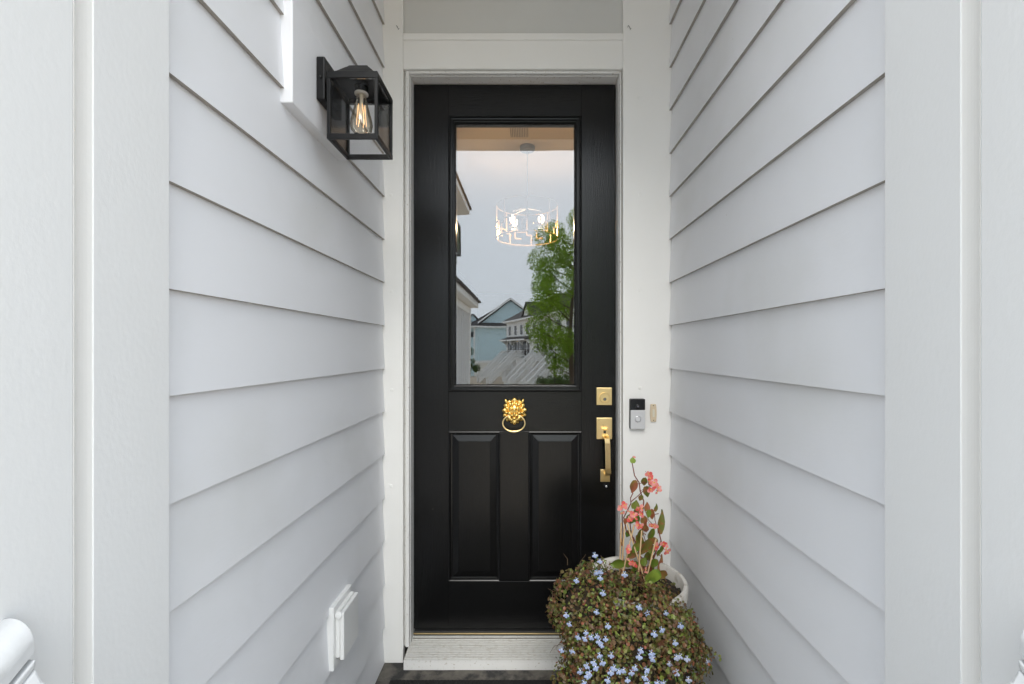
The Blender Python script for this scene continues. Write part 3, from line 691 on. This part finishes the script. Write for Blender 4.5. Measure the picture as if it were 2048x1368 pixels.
FL = [(313,625),(343,660),(323,725),(350,720),(345,755),(210,770),(485,735),(362,842),(150,968),(388,1030),(570,922),(617,958),(720,957),(803,1028),(695,1052),(655,1075),(773,1127),(262,1068),(220,1093),(260,1103),(297,1095),(325,1090),(375,1105),(340,1120),(355,1143),(125,1168),(188,1173),(407,1197),(340,1200),(355,1240),(270,1258),(310,1240),(318,1268),(230,1290),(270,1315),(250,1355),(285,1300),(390,1340),(425,1270),(450,1290),(480,1285),(405,1295),(500,1340),(523,1298),(547,1270),(580,1170),(568,1205),(637,1187),(648,1218),(607,1283),(605,1325),(742,1248),(780,1210),(803,1205),(842,1218),(783,1297),(850,1338),(953,1232),(675,1358),(710,1360),(620,1360),(325,950),(170,1020),
      (240,1420),(300,1450),(420,1430),(520,1460),(640,1430),(360,1500),(580,1520)]
for i, (x, y) in enumerate(FL):
    px, py = 1080 + x / 2.863, 890 + y / 2.863
    p = hit(px, py); d = (Vector((0, 0, CZ)) - p).normalized(); p = p + d * .034
    pale = x > 730 and y > 1150
    nrm = (d * .8 + Vector((random.uniform(-.35, .35), -.3, random.uniform(-.25, .35)))).normalized()
    yv = Vector((0, 0, 1)) - nrm * nrm.z; yv.normalize(); ang = random.uniform(-.5, .5)
    xv = yv.cross(nrm); m3 = Matrix((xv, yv, nrm)).transposed() @ Matrix.Rotation(ang, 3, 'Z')
    place(petal_mesh[2] if pale else petal_mesh[i % 2], 'flower', p, m3, random.uniform(.0105, .0135), lb)
    base = p - d * .02
    for q in range(3): slender(base + Vector((random.uniform(-.012, .012), 0, random.uniform(-.02, .005))), jitter(Vector((0, -.6, .6)), .5), .010)
for i in range(200):
    k = random.choices(range(5), W_)[0]; p, nrm = surf(k, random.uniform(1.02, 1.1))
    if inside(p, .97, k) or not ok(p) or nrm.y > .2: continue
    lm.ell(p, (.0022, .0022, .0035), 5, 3)
lm.build('slender_leaves', M['lobelia_leaf'], lb, kind='stuff', recalc=False)

# begonia
BD = 1.69
def B(x, y, d=0): return P(1220 + x / 4.886, 900 + y / 4.886, BD + d)
bg = thing('begonia', (.37, BD, .5), 'tall begonia with coral flowers and reddish leaves in the white pot', 'flowering plant')
stems = [([(215, 118), (240, 250), (285, 320), (295, 400), (330, 500), (320, 600), (312, 780), (285, 1000), (300, 1330)], 2.6),
         ([(225, 420), (200, 470), (205, 520), (180, 570), (135, 660), (160, 790), (230, 860), (270, 950), (290, 1030), (330, 1080), (350, 1330)], 2.4),
         ([(330, 395), (260, 460), (205, 505)], 1.7), ([(285, 330), (350, 315)], 1.3), ([(285, 325), (250, 350)], 1.3), ([(120, 620), (130, 900), (128, 1060), (170, 1320)], 2.0),
         ([(475, 790), (500, 890), (430, 1030), (405, 1150), (380, 1340)], 3.0), ([(475, 800), (440, 690), (435, 630), (475, 622)], 1.6), ([(270, 770), (350, 830), (330, 790), (380, 780)], 1.4),
         ([(312, 780), (350, 900), (400, 950)], 1.6), ([(405, 1120), (450, 1010), (500, 1040)], 1.5), ([(295, 400), (380, 360), (430, 340)], 1.2), ([(330, 560), (380, 690), (420, 730)], 1.2), ([(500, 890), (540, 930), (555, 980)], 1.3), ([(285, 1000), (240, 930), (200, 760), (190, 640)], 1.8)]
for pts, r in stems:
    dd = random.uniform(-.02, .02); pp = [B(x, y, dd * (1 - i / len(pts))) for i, (x, y) in enumerate(pts)]
    MB().tube(pp, [r * .00098 * (.75 + .5 * i / len(pts)) for i in range(len(pp))], 7).build('stem', M['stem'], bg, smooth=True)
def begonia_leaf(cx, cy, w, h, ang, m, dpt=0, tilt=.5):
    s = BD / F / 4.886; w *= s; h *= s; c = B(cx, cy, dpt)
    N = 9; v = []; f = []
    rows = 6
    for i in range(rows + 1):
        t = i / rows; half = (math.sin(math.pi * min(1, .14 + t * .86) ** .8)) * .5 if i < rows else .02
        for j in range(5):
            u = (j - 2) / 2; asym = 1.12 if u > 0 else .9
            zc = .16 * w * (u * u) - .10 * w * (2 * t - 1) ** 2 + .03 * w * math.sin(5 * t + 3 * u)
            notch = -.10 * h * (1 - abs(abs(u) - .55)) * (i == 0)
            v.append((u * half * w * asym, (t - .5) * h + notch, zc))
    for i in range(rows):
        for j in range(4): f.append((i * 5 + j, i * 5 + j + 1, i * 5 + 6 + j, i * 5 + 5 + j))
    m3 = Matrix.Rotation(R(90) - tilt * random.uniform(.2, 1), 3, 'X'); m3 = Matrix.Rotation(random.uniform(-.5, .5), 3, 'Z') @ m3
    m3 = Matrix.Rotation(R(ang), 3, 'Y') @ m3
    MB().add([c + m3 @ Vector(q) for q in v], f).build('leaf', m, bg, smooth=True, recalc=False)
G, O, RD, LM = M['bg_green'], M['bg_olive'], M['bg_red'], M['bg_lime']
for a in [(222, 95, 58, 56, 0, LM), (225, 362, 104, 118, 190, RD), (335, 312, 66, 82, 180, O), (360, 412, 72, 104, 170, O), (395, 330, 58, 62, 150, O), (245, 530, 88, 84, 20, G), (358, 550, 62, 84, 10, RD),
          (378, 628, 50, 80, 190, G), (408, 632, 62, 104, 170, RD), (495, 690, 84, 215, 18, O), (205, 680, 90, 105, 200, G), (262, 675, 80, 110, 170, G), (335, 690, 76, 96, 160, RD), (395, 835, 88, 140, 180, G), (345, 950, 110, 190, 205, O), (300, 900, 80, 150, 160, O),
          (412, 965, 86, 92, 110, G), (500, 970, 58, 78, 180, G), (205, 1030, 74, 130, 240, O), (490, 1095, 62, 150, 30, RD), (430, 1110, 80, 96, 200, G), (60, 1110, 110, 130, 260, G), (335, 700, 40, 90, 0, RD), (210, 1190, 60, 60, 0, O), (105, 870, 30, 110, 0, RD), (500, 1210, 100, 90, 300, O), (330, 1080, 70, 80, 30, G)]:
    begonia_leaf(*a, dpt=random.uniform(-.03, .025))
for (x, y, w, h, an, m_) in [(300, 470, 50, 60, 200, O), (255, 590, 60, 70, 20, O), (150, 700, 46, 60, 190, RD), (175, 820, 60, 80, 200, G), (445, 560, 50, 70, 20, O), (350, 770, 66, 80, 170, RD), (290, 830, 70, 100, 190, O), (440, 890, 70, 80, 150, RD), (250, 960, 80, 120, 210, G), (380, 1040, 90, 110, 170, O), (310, 1120, 90, 100, 40, RD), (250, 1140, 90, 90, 200, G), (470, 1010, 50, 70, 190, G), (160, 1110, 80, 80, 250, G), (390, 1160, 80, 90, 200, O)]:
    begonia_leaf(x, y, w, h, an, m_, dpt=random.uniform(-.035, .03))
begonia_leaf(412, 1240, 150, 160, 185, LM, dpt=-.21, tilt=.6)
fm = []
for q in range(3):
    b = MB(); rnd = random.Random(q + 30)
    for k in range(4 if q < 2 else 2):
        a = k * math.pi / 2 * (1 if q < 2 else 2) + rnd.uniform(-.2, .2); l_ = 1 if k % 2 == 0 else .72; d = Vector((math.cos(a), math.sin(a), 0)); s_ = Vector((-d.y, d.x, 0)); w_ = .5 if k % 2 == 0 else .32; up = Vector((0, 0, 1))
        b.add([d * .02, d * .4 * l_ + s_ * w_ + up * .15, d * .45 * l_ + up * .08, d * .4 * l_ - s_ * w_ + up * .15, d * .85 * l_ + s_ * w_ * .7 + up * .2, d * l_ + up * .12, d * .85 * l_ - s_ * w_ * .7 + up * .2],
              [(0, 1, 2), (0, 2, 3), (1, 4, 5, 2), (2, 5, 6, 3)])
    b.ell((0, 0, .12), (.17, .17, .12), 8, 4, mi=1); b.tube([(0, 0, 0), (.1, -.1, -.7), (.2, -.5, -1.3)], [.07, .05, .04], 5, mi=2)
    t_ = b.build('tmp', [M['pink'], M['yellow'], M['stem']], None, recalc=False, smooth=True); fm.append(t_.data); bpy.data.objects.remove(t_)
for i, (x, y) in enumerate([(375, 232), (393, 275), (382, 305), (432, 318), (445, 350), (462, 405), (400, 385), (475, 370), (115, 615), (103, 562), (145, 540), (190, 600), (232, 630), (278, 572), (312, 572), (305, 628), (192, 675), (243, 662), (272, 735), (300, 742), (405, 735), (435, 742), (558, 990), (548, 960), (522, 920), (452, 940), (190, 1085), (215, 1100), (240, 1118), (350, 1172), (180, 970), (235, 68)]):
    c = B(x, y, -.03 - random.uniform(0, .02)); nrm = Vector((random.uniform(-.6, .6), -1, random.uniform(-.2, .6))).normalized()
    place(fm[i % 3], 'flower', c, frame(nrm), random.uniform(.0125, .0165) if i < 31 else .006, bg)
STK = ['upright bamboo stake closest to the door jamb', 'slim upright bamboo stake just behind the one closest to the door jamb', 'bamboo stake leaning from the begonia flowers down toward the door', 'long bamboo stake leaning across the others toward the clapboard wall', 'short upright bamboo stake behind the lime green leaf', 'bamboo stake near the clapboard wall side of the begonia']
for i, (x0, y0, x1, y1) in enumerate([(110, 710, 95, 1190), (143, 745, 115, 1175), (236, 730, 130, 1180), (165, 715, 322, 1215), (310, 790, 275, 1245), (450, 868, 380, 1155)]):
    a, b_ = B(x0, y0, .0 - .012 * i), B(x1, y1, .01 - .012 * i); e = b_ + (b_ - a).normalized() * max(.0, (b_.z - .49)) * 1.02
    s = thing('bamboo_stake', e, STK[i], 'plant stake', 'bamboo stakes in the pot')
    MB().tube([a, e], [.0026, .0029], 7).build('cane', M['stake'], s, smooth=True)
    MB().tube([a + (a - e).normalized() * .0006, a + (e - a) * .003], [.0022, .0024], 7).build('cut_tip', M['ivory'], s)

# ------------------------------------------------------------------ the street mirrored in the glass
M['h_white'] = mat('white_house_siding', (.88, .88, .86), .6, var=.05, vscale=1.5, stretch=(1, 1, 6))
M['h_blue'] = mat('blue_house_siding', (.62, .78, .83), .6, var=.05, vscale=1.5, stretch=(1, 1, 6))
M['h_grey'] = mat('neighbour_siding', (.70, .71, .71), .6, var=.04)
M['h_trim'] = mat('house_trim', (.88, .88, .86), .5)
M['tread'] = mat('stair_tread', (.30, .30, .30), .7)
M['h_pane'] = mat('dark_window_pane', (.02, .025, .03), .08)
M['h_door'] = mat('house_door', (.05, .06, .07), .4)
M['garage'] = mat('garage_door_paint', (.80, .78, .72), .5)
# white terrace: facade along U, outward normal N
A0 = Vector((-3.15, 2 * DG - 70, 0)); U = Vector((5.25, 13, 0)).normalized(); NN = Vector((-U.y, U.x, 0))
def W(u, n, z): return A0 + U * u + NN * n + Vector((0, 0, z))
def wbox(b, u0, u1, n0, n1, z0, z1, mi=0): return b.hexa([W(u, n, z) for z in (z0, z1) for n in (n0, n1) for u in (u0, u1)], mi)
wt = thing('terraced_house', A0 + Vector((0, 0, GZ)), 'white clapboard terrace with grey roof and tall entry stairs', 'house')
ULEN = 26; EZ = 5.75
wall = MB()
wbox(wall, 0, ULEN, -9, 0, GZ, EZ).build('wall', M['h_white'], wt)
lap = MB()
for i in range(40): wbox(lap, 0, ULEN, .0, .025, GZ + .9 + i * .2, GZ + .93 + i * .2)
lap.build('siding_laps', M['h_white'], wt, kind='stuff')
ro = MB(); r0 = [W(-.5, .6, EZ), W(ULEN + .5, .6, EZ), W(ULEN + .5, -9.6, EZ), W(-.5, -9.6, EZ), W(4.2, -4.5, EZ + 3.3), W(ULEN - 4.2, -4.5, EZ + 3.3)]
r0b = [p - Vector((0, 0, .22)) for p in r0[:4]]
ro.add(r0 + r0b, [(0, 1, 5, 4), (2, 3, 4, 5), (3, 0, 4), (1, 2, 5)], 0)
ro.add(r0 + r0b, [(0, 6, 7, 1), (1, 7, 8, 2), (2, 8, 9, 3), (3, 9, 6, 0), (6, 9, 8, 7)], 1)
rf = ro.build('roof', [M['shingle'], M['h_trim']], wt)
for uc in (8.5, 17.5):
    d = MB(); pr = [(uc - 1.5, EZ + .25), (uc + 1.5, EZ + .25), (uc, EZ + 2.1)]
    d.prism(pr, lambda p, n_: W(p[0], n_, p[1]), -4.2, .05); d.build('gable', M['h_white'], rf)
    g = MB(); g.add([W(uc - 1.75, .3, EZ + .05), W(uc, .3, EZ + 2.25), W(uc, -4.3, EZ + 2.25), W(uc - 1.75, -4.3, EZ + .05), W(uc + 1.75, .3, EZ + .05), W(uc + 1.75, -4.3, EZ + .05)], [(0, 1, 2, 3), (1, 4, 5, 2)])
    o = g.build('gable_roof', M['shingle'], rf); so = o.modifiers.new('s', 'SOLIDIFY'); so.thickness = .14
def window(u, z0, z1, wd, name='window'):
    f = MB(); wbox(f, u - wd / 2 - .1, u + wd / 2 + .1, .0, .07, z0 - .12, z1 + .12); fo = f.build(name, M['h_trim'], wt)
    h = (z1 - z0) / 2
    for k in range(2):
        wbox(MB(), u - wd / 2, u + wd / 2, .071, .085, z0 + k * h + .02, z0 + (k + 1) * h - .02).build('pane', M['h_pane'], fo)
for k in range(9): window(1.57 + 2.41 * k, 3.50, 4.92, .92)
for u in (1.2, 3.2, 5.2, 6.2, 8.0, 9.1, 12.4, 16.2, 18.6, 21): window(u, .55, 2.55, .8)
for u in (4.9, 10.4, 12.0, 17.3):
    d = wbox(MB(), u - 1.15, u + 1.15, 0, .06, GZ, GZ + 2.5).build('garage_door', M['h_trim'], wt)
    for k in range(4): wbox(MB(), u - 1.0, u + 1.0, .061, .075, GZ + .06 + k * .58, GZ + .60 + k * .58).build('panel', M['h_grey'], d)
for i, u in enumerate((2.2, 4.15, 7.1, 14.4, 20)):
    d = wbox(MB(), u - .55, u + .55, 0, .06, .28, 2.6).build('door', M['h_trim'], wt)
    wbox(MB(), u - .42, u + .42, .061, .08, .32, 2.42).build('leaf', M['h_door'], d)
for u0, u1 in ((.2, 2.9), (3.4, 6.9), (7.1, 10.2), (13, 16), (18.5, 22)):
    h = MB(); h.prism([(0, 3.25), (0, 2.78), (1.15, 2.72), (1.15, 2.80)], lambda p, u: W(u, p[0], p[1]), u0, u1); h.build('door_hood', [M['shingle']], wt)
    t_ = MB(); wbox(t_, u0 - .03, u1 + .03, 1.151, 1.22, 2.62, 2.84).build('hood_fascia', M['h_trim'], wt)
    pb = MB()
    for u in (u0 + .1, u1 - .1): pb.prism([(0.05, 2.7), (.9, 2.7), (0.05, 1.9)], lambda p, q: W(q, p[0], p[1]), u - .06, u + .06)
    pb.build('hood_bracket', M['h_trim'], wt)
FLT = ['next to the blue house', 'between the blue house and the tree', 'beside the tall green tree', 'mostly hidden behind the tall green tree']
for i, (uc, wd, nx) in enumerate(((2.6, 1.2, 0), (7.2, 1.3, 0), (14.6, 1.6, 0), (20, 1.6, 0))):
    s = thing('stair_flight', W(uc, 3, GZ), 'white stair flight of the terrace ' + FLT[i], 'stairs', 'stair flights of the white terrace')
    l1 = MB(); wbox(l1, uc - wd / 2 - .3, uc + wd / 2 + .3, .1, 1.5, .02, .25).build('landing', M['h_trim'], s)
    cl = MB(); wbox(cl, uc - wd / 2 - .2, uc + wd / 2 + .2, .1, 1.4, GZ, .01).build('support', M['h_white'], s)
    n = 19; rise = (.25 - GZ) / n; run = .19; stp = MB()
    for k in range(n - 1):
        z = .25 - rise * (k + 1); wbox(MB(), uc - wd / 2, uc + wd / 2, 1.5 + run * k, 1.5 + run * (k + 1) + .03, z - .06, z).build('tread', M['tread'], s)
    for sd in (-1, 1):
        uu = uc + sd * wd / 2
        st_ = MB(); st_.prism([(1.5, .0), (1.5, .3), (1.5 + run * n, GZ + .3), (1.5 + run * n, GZ)], lambda p, q: W(q, p[0], p[1]), uu - .04, uu + .04); st_.build('stringer', M['h_trim'], s)
        rl = MB()
        for zz in (1.15, .45): rl.tube([W(uu, .15, zz + .1), W(uu, 1.5, zz + .1), W(uu, 1.5 + run * n, GZ + zz)], .09, 6)
        rl.build('rail', M['h_trim'], s)
        bl = MB()
        for k in range(0, n * 2, 2): bl.tube([W(uu, 1.5 + run * k / 2, .25 - rise * k / 2 + .2), W(uu, 1.5 + run * k / 2, .25 - rise * k / 2 + 1.0)], .04, 4)
        for k in range(9): bl.tube([W(uu, .2 + k * .15, .4), W(uu, .2 + k * .15, 1.2)], .04, 4)
        bl.build('balusters', M['h_trim'], s, kind='stuff')
        wbox(MB(), uu - .08, uu + .08, 1.5 + run * n - .05, 1.5 + run * n + .11, GZ, GZ + 1.35).build('newel', M['h_trim'], s)

# blue house (frontal)
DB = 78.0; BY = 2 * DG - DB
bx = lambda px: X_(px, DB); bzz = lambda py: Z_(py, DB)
bh = thing('blue_house', (bx(990), BY, GZ), 'pale blue clapboard gabled house with grey roof and garage', 'house')
XL, XR = bx(948), bx(1050); EB = bzz(652)
MB().box(XL, XR, BY - 11, BY, bzz(722), EB).build('wall', M['h_blue'], bh)
MB().box(XL + .1, XR, BY - 11, BY - .1, GZ, bzz(722)).build('ground_storey', M['garage'], bh)
lp = MB()
for i in range(30): lp.box(XL, XR, BY, BY + .03, bzz(722) + .1 + i * .2, bzz(722) + .135 + i * .2)
lp.build('siding_laps', M['h_blue'], bh, kind='stuff')
MB().box(XL - .12, XL + .14, BY + .031, BY + .08, bzz(722), EB).build('corner_trim', M['h_trim'], bh)
MB().box(XL - .1, XR, BY + .031, BY + .12, bzz(725), bzz(720)).build('band', M['h_trim'], bh)
AZ = bzz(599); apx = bx(1022)
ro = MB(); v = [(XL - 1.3, BY + .9, EB), (XR + 1, BY + .9, EB), (XR + 1, BY - 12, EB), (XL - 1.3, BY - 12, EB), (apx - 1.0, BY - 4.8, AZ - .02), (XR - 3.5, BY - 4.8, AZ - .02)]
vb_ = [(p[0], p[1], p[2] - .25) for p in v[:4]]
ro.add(v + vb_, [(0, 1, 5, 4), (2, 3, 4, 5), (3, 0, 4), (1, 2, 5)], 0); ro.add(v + vb_, [(0, 6, 7, 1), (1, 7, 8, 2), (2, 8, 9, 3), (3, 9, 6, 0), (6, 9, 8, 7)], 1)
rfb = ro.build('roof', [M['shingle'], M['h_trim']], bh)
gl, gr = bx(956), 2 * apx - bx(956); gzb = bzz(646)
MB().prism([(gl + .5, gzb), (gr - .5, gzb), (apx, AZ - .25)], lambda p, y: (p[0], y, p[1]), BY - 4.5, BY + .1).build('gable_wall', M['h_blue'], rfb)
lp = MB()
for i in range(20):
    z = gzb + .1 + i * .2; k = 1 - (z - gzb) / (AZ - .25 - gzb)
    if k > .05: lp.box(apx - (apx - gl - .5) * k, apx + (apx - gl - .5) * k, BY + .1, BY + .13, z, z + .035)
lp.build('gable_laps', M['h_blue'], rfb, kind='stuff')
for sgn, ex in ((-1, gl), (1, gr)):
    MB().prism([(ex - 0 * sgn, gzb - .05), (apx, AZ), (apx, AZ + .22), (ex + .0, gzb + .2)], lambda p, y: (p[0], y, p[1]), BY - 4.6, BY + .55).build('gable_roof', M['shingle'], rfb)
    MB().prism([(ex, gzb - .16), (apx, AZ - .14), (apx, AZ + .16), (ex, gzb + .14)], lambda p, y: (p[0], y, p[1]), BY + .551, BY + .65).build('bargeboard', M['h_trim'], rfb)
dxm = bx(944)
MB().prism([(dxm - .9, bzz(642)), (dxm + .9, bzz(642)), (dxm, bzz(629))], lambda p, y: (p[0], y, p[1]), BY - 4, BY - .6).build('dormer', M['h_blue'], rfb)
for sgn in (-1, 1): MB().prism([(dxm + sgn * 1.15, bzz(643)), (dxm, bzz(628)), (dxm, bzz(626.5)), (dxm + sgn * 1.25, bzz(642))], lambda p, y: (p[0], y, p[1]), BY - 4, BY - .4).build('dormer_roof', M['shingle'], rfb)
gd = MB().box(bx(957), bx(985), BY - .09, BY + .02, GZ, bzz(731)).build('garage_door', M['garage'], bh)
for i in range(4):
    h = (bzz(731) - GZ) / 4; MB().box(bx(958), bx(984), BY + .021, BY + .05, GZ + i * h + .04, GZ + (i + 1) * h - .02).build('panel', M['garage'], gd)
for x0, x1 in ((954, 957), (985, 988)): MB().box(bx(x0), bx(x1), BY - .09, BY + .13, GZ, bzz(726)).build('garage_jamb', M['h_trim'], bh)
# wing to the left with two small windows
MB().box(bx(915), XL - .02, BY - 12, BY - 3, GZ, EB - .2).build('side_wing', M['h_blue'], bh)
for px in (938, 945):
    fo = MB().box(bx(px) - .42, bx(px) + .42, BY - 2.99, BY - 2.93, bzz(674), bzz(662)).build('window', M['h_trim'], bh)
    MB().box(bx(px) - .28, bx(px) + .28, BY - 2.929, BY - 2.9, bzz(673), bzz(663)).build('pane', M['h_pane'], fo)

# neighbour on the left of the entry, standing forward
nb = thing('neighbour_house', (-4, -8, GZ), 'pale grey neighbouring house with low eave beside the entry', 'house')
NX = -2.06; ny0, ny1 = 2 * DG - 16.2, 2 * DG - 9
MB().box(-6, NX, ny0, ny1, GZ, 2.86).build('wall', M['h_grey'], nb)
for i in range(14):
    y = ny0 + .45 + i * .5; MB().box(NX, NX + .03, y, y + .05, GZ, 2.80).build('batten', M['h_grey'], nb)
MB().box(NX - .05, NX + .05, ny0 - .03, ny0 + .16, GZ, 2.82).build('corner_trim', M['h_trim'], nb)
MB().box(NX - .02, NX + .04, ny0 + .17, ny1, 2.62, 2.83).build('frieze', M['h_trim'], nb)
MB().box(-6.2, NX + .30, ny0 - .25, ny1 + .2, 2.861, 3.04).build('eave', M['h_trim'], nb)
MB().prism([(NX + .38, 3.041), (NX + .38, 3.10), (-4, 4.3), (-6.2, 4.3), (-6.2, 3.041)], lambda p, y: (p[0], y, p[1]), ny0 - .35, ny1 + .3).build('roof', M['shingle'], nb)
MB().box(-6, -2.44, ny0 + .4, ny1 - 1, 4.31, 6.15).build('upper_wall', M['h_grey'], nb)
w_ = MB().box(-2.439, -2.40, ny0 + .9, ny0 + 2.0, 4.5, 5.7).build('upper_window', M['h_trim'], nb)
MB().box(-2.399, -2.385, ny0 + 1.0, ny0 + 1.9, 4.6, 5.6).build('pane', M['h_pane'], w_)
MB().box(-6.2, -2.05, ny0 + .0, ny1 - .6, 6.151, 6.34).build('upper_eave', M['h_trim'], nb)
MB().prism([(-2.0, 6.341), (-2.0, 6.40), (-4.2, 7.6), (-6.3, 6.341)], lambda p, y: (p[0], y, p[1]), ny0 - .08, ny1 - .5).build('upper_roof', M['shingle'], nb)

# tree
M['bark'] = mat('bark', (.10, .075, .055), .9, var=.3, vscale=8, bump=.8, bscale=20)
M['foliage'] = leaf_mat('spring_foliage', [(.30, .50, .03), (.38, .60, .04), (.24, .42, .03), (.46, .66, .06)], .5, .7)
M['shrub'] = leaf_mat('shrub_foliage', [(.06, .12, .02), (.10, .18, .03), (.16, .26, .04)], .5, .45)
def leaf_cloud(mb, blobs, count, size, seed):
    rnd = random.Random(seed); wts = [b[3] ** 2 for b in blobs]
    for i in range(count):
        b = rnd.choices(blobs, wts)[0]; d = Vector((rnd.gauss(0, 1), rnd.gauss(0, 1), rnd.gauss(0, 1))).normalized()
        p = Vector(b[:3]) + d * b[3] * rnd.uniform(.35, 1.0) ** .6; p.z -= .12 * b[3] * abs(d.z < -.5)
        n = (d + Vector((rnd.gauss(0, .6), rnd.gauss(0, .6), rnd.gauss(0, .6) + .4))).normalized(); a = n.orthogonal().normalized()
        s_ = rnd.uniform(0, 6.28); x = a * math.cos(s_) + n.cross(a) * math.sin(s_); y = n.cross(x); q = size * rnd.uniform(.6, 1.3)
        mb.add([p - x * q * .3, p + y * q - x * q * .1 + n * q * .1, p + x * q * .35 + y * q * .5, p - x * q * .45 + y * q * .55 - n * q * .05], [(0, 2, 1), (0, 1, 3)])
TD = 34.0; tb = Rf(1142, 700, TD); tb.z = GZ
tr = thing('maple_tree', tb, 'tall bright green tree standing before the white terrace', 'tree')
tk = MB(); top = tb + Vector((.3, 0, 13.4))
tk.tube([tb, tb + Vector((.1, 0, 2.5)), tb + Vector((-.1, .1, 6)), tb + Vector((.2, 0, 10)), top], [.26, .20, .15, .09, .03], 9)
rnd = random.Random(3); blobs = []
for i in range(34):
    h = 3.6 + 10.0 * (i / 33); a = i * 2.4; reach = 3.3 * math.sin(math.pi * min(1, (h - 1.6) / 13.6)) ** .7 * rnd.uniform(.65, 1.05)
    s0 = tb + Vector((.05, 0, h - 1.0)); e = tb + Vector((reach * math.cos(a), reach * math.sin(a), h + rnd.uniform(0, .8))); mid = (s0 + e) / 2 + Vector((0, 0, -.2))
    tk.tube([s0, mid, e], [.06, .04, .015], 5); blobs.append((e.x, e.y, e.z, rnd.uniform(.7, 1.15))); q = (mid + e) / 2; blobs.append((q.x, q.y, q.z, rnd.uniform(.5, .8)))
tk.build('trunk', M['bark'], tr, smooth=True)
cb = MB(); leaf_cloud(cb, blobs, 42000, .12, 5); cb.build('crown', M['foliage'], tr, recalc=False)
def shrub(px, dv, w, h, label, n, name='shrub', seed=1):
    c = Rf(px, 700, dv); c.z = GZ; t = thing(name, c, label, 'shrub')
    rnd = random.Random(seed); bl = [(c.x + rnd.uniform(-w, w), c.y + rnd.uniform(-w, w), c.z + h * rnd.uniform(.25, .85), w * rnd.uniform(.4, .6)) for i in range(14)]
    b = MB(); leaf_cloud(b, bl, n, .16, seed); b.build('foliage', M['shrub'], t, recalc=False)
    s = MB()
    for q in bl[:7]: s.tube([c, Vector(q[:3])], [.05, .02], 5)
    s.build('stems', M['bark'], t)
shrub(1100, 42, 1.0, 2.3, 'rounded green shrub below the tall tree', 3000, seed=4)
shrub(1135, 38, 1.4, 2.8, 'dark green bush at the foot of the tall tree', 3000, seed=6)
shrub(940, 66, 1.1, 6.0, 'dark upright evergreen beside the blue house', 3000, seed=8)
lp_c = Rf(1109.5, 700, 36); lp_c.z = GZ
sl_ = thing('street_lamp', lp_c, 'black street lamp post with lantern head near the tall tree', 'street lamp')
hz = Z_(716, 36)
MB().tube([lp_c, lp_c + Vector((0, 0, .4)), lp_c + Vector((0, 0, .45)), Vector((lp_c.x, lp_c.y, hz - .4))], [.10, .10, .05, .04], 10).build('post', M['dark'], sl_)
MB().lathe([(.05, -.4), (.10, -.35), (.17, .05), (.19, .08), (.03, .24), (.01, .3)], (lp_c.x, lp_c.y, hz), 8).build('lantern_head', M['dark'], sl_)
fn = thing('garden_fence', Rf(1128, 700, 46), 'grey garden fence behind the shrubs under the tree', 'fence'); fn.location.z = GZ; ORG[fn].z = GZ
fx = ORG[fn]
for i in range(16):
    MB().box(fx.x - 1.6 + i * .32, fx.x - 1.6 + i * .32 + .29, fx.y, fx.y + .03, GZ, GZ + 1.7).build('picket', M['hall_wall'], fn)
for z in (.4, 1.35): MB().box(fx.x - 1.6, fx.x + 3.5, fx.y - .06, fx.y - .001, GZ + z, GZ + z + .1).build('rail', M['hall_wall'], fn)
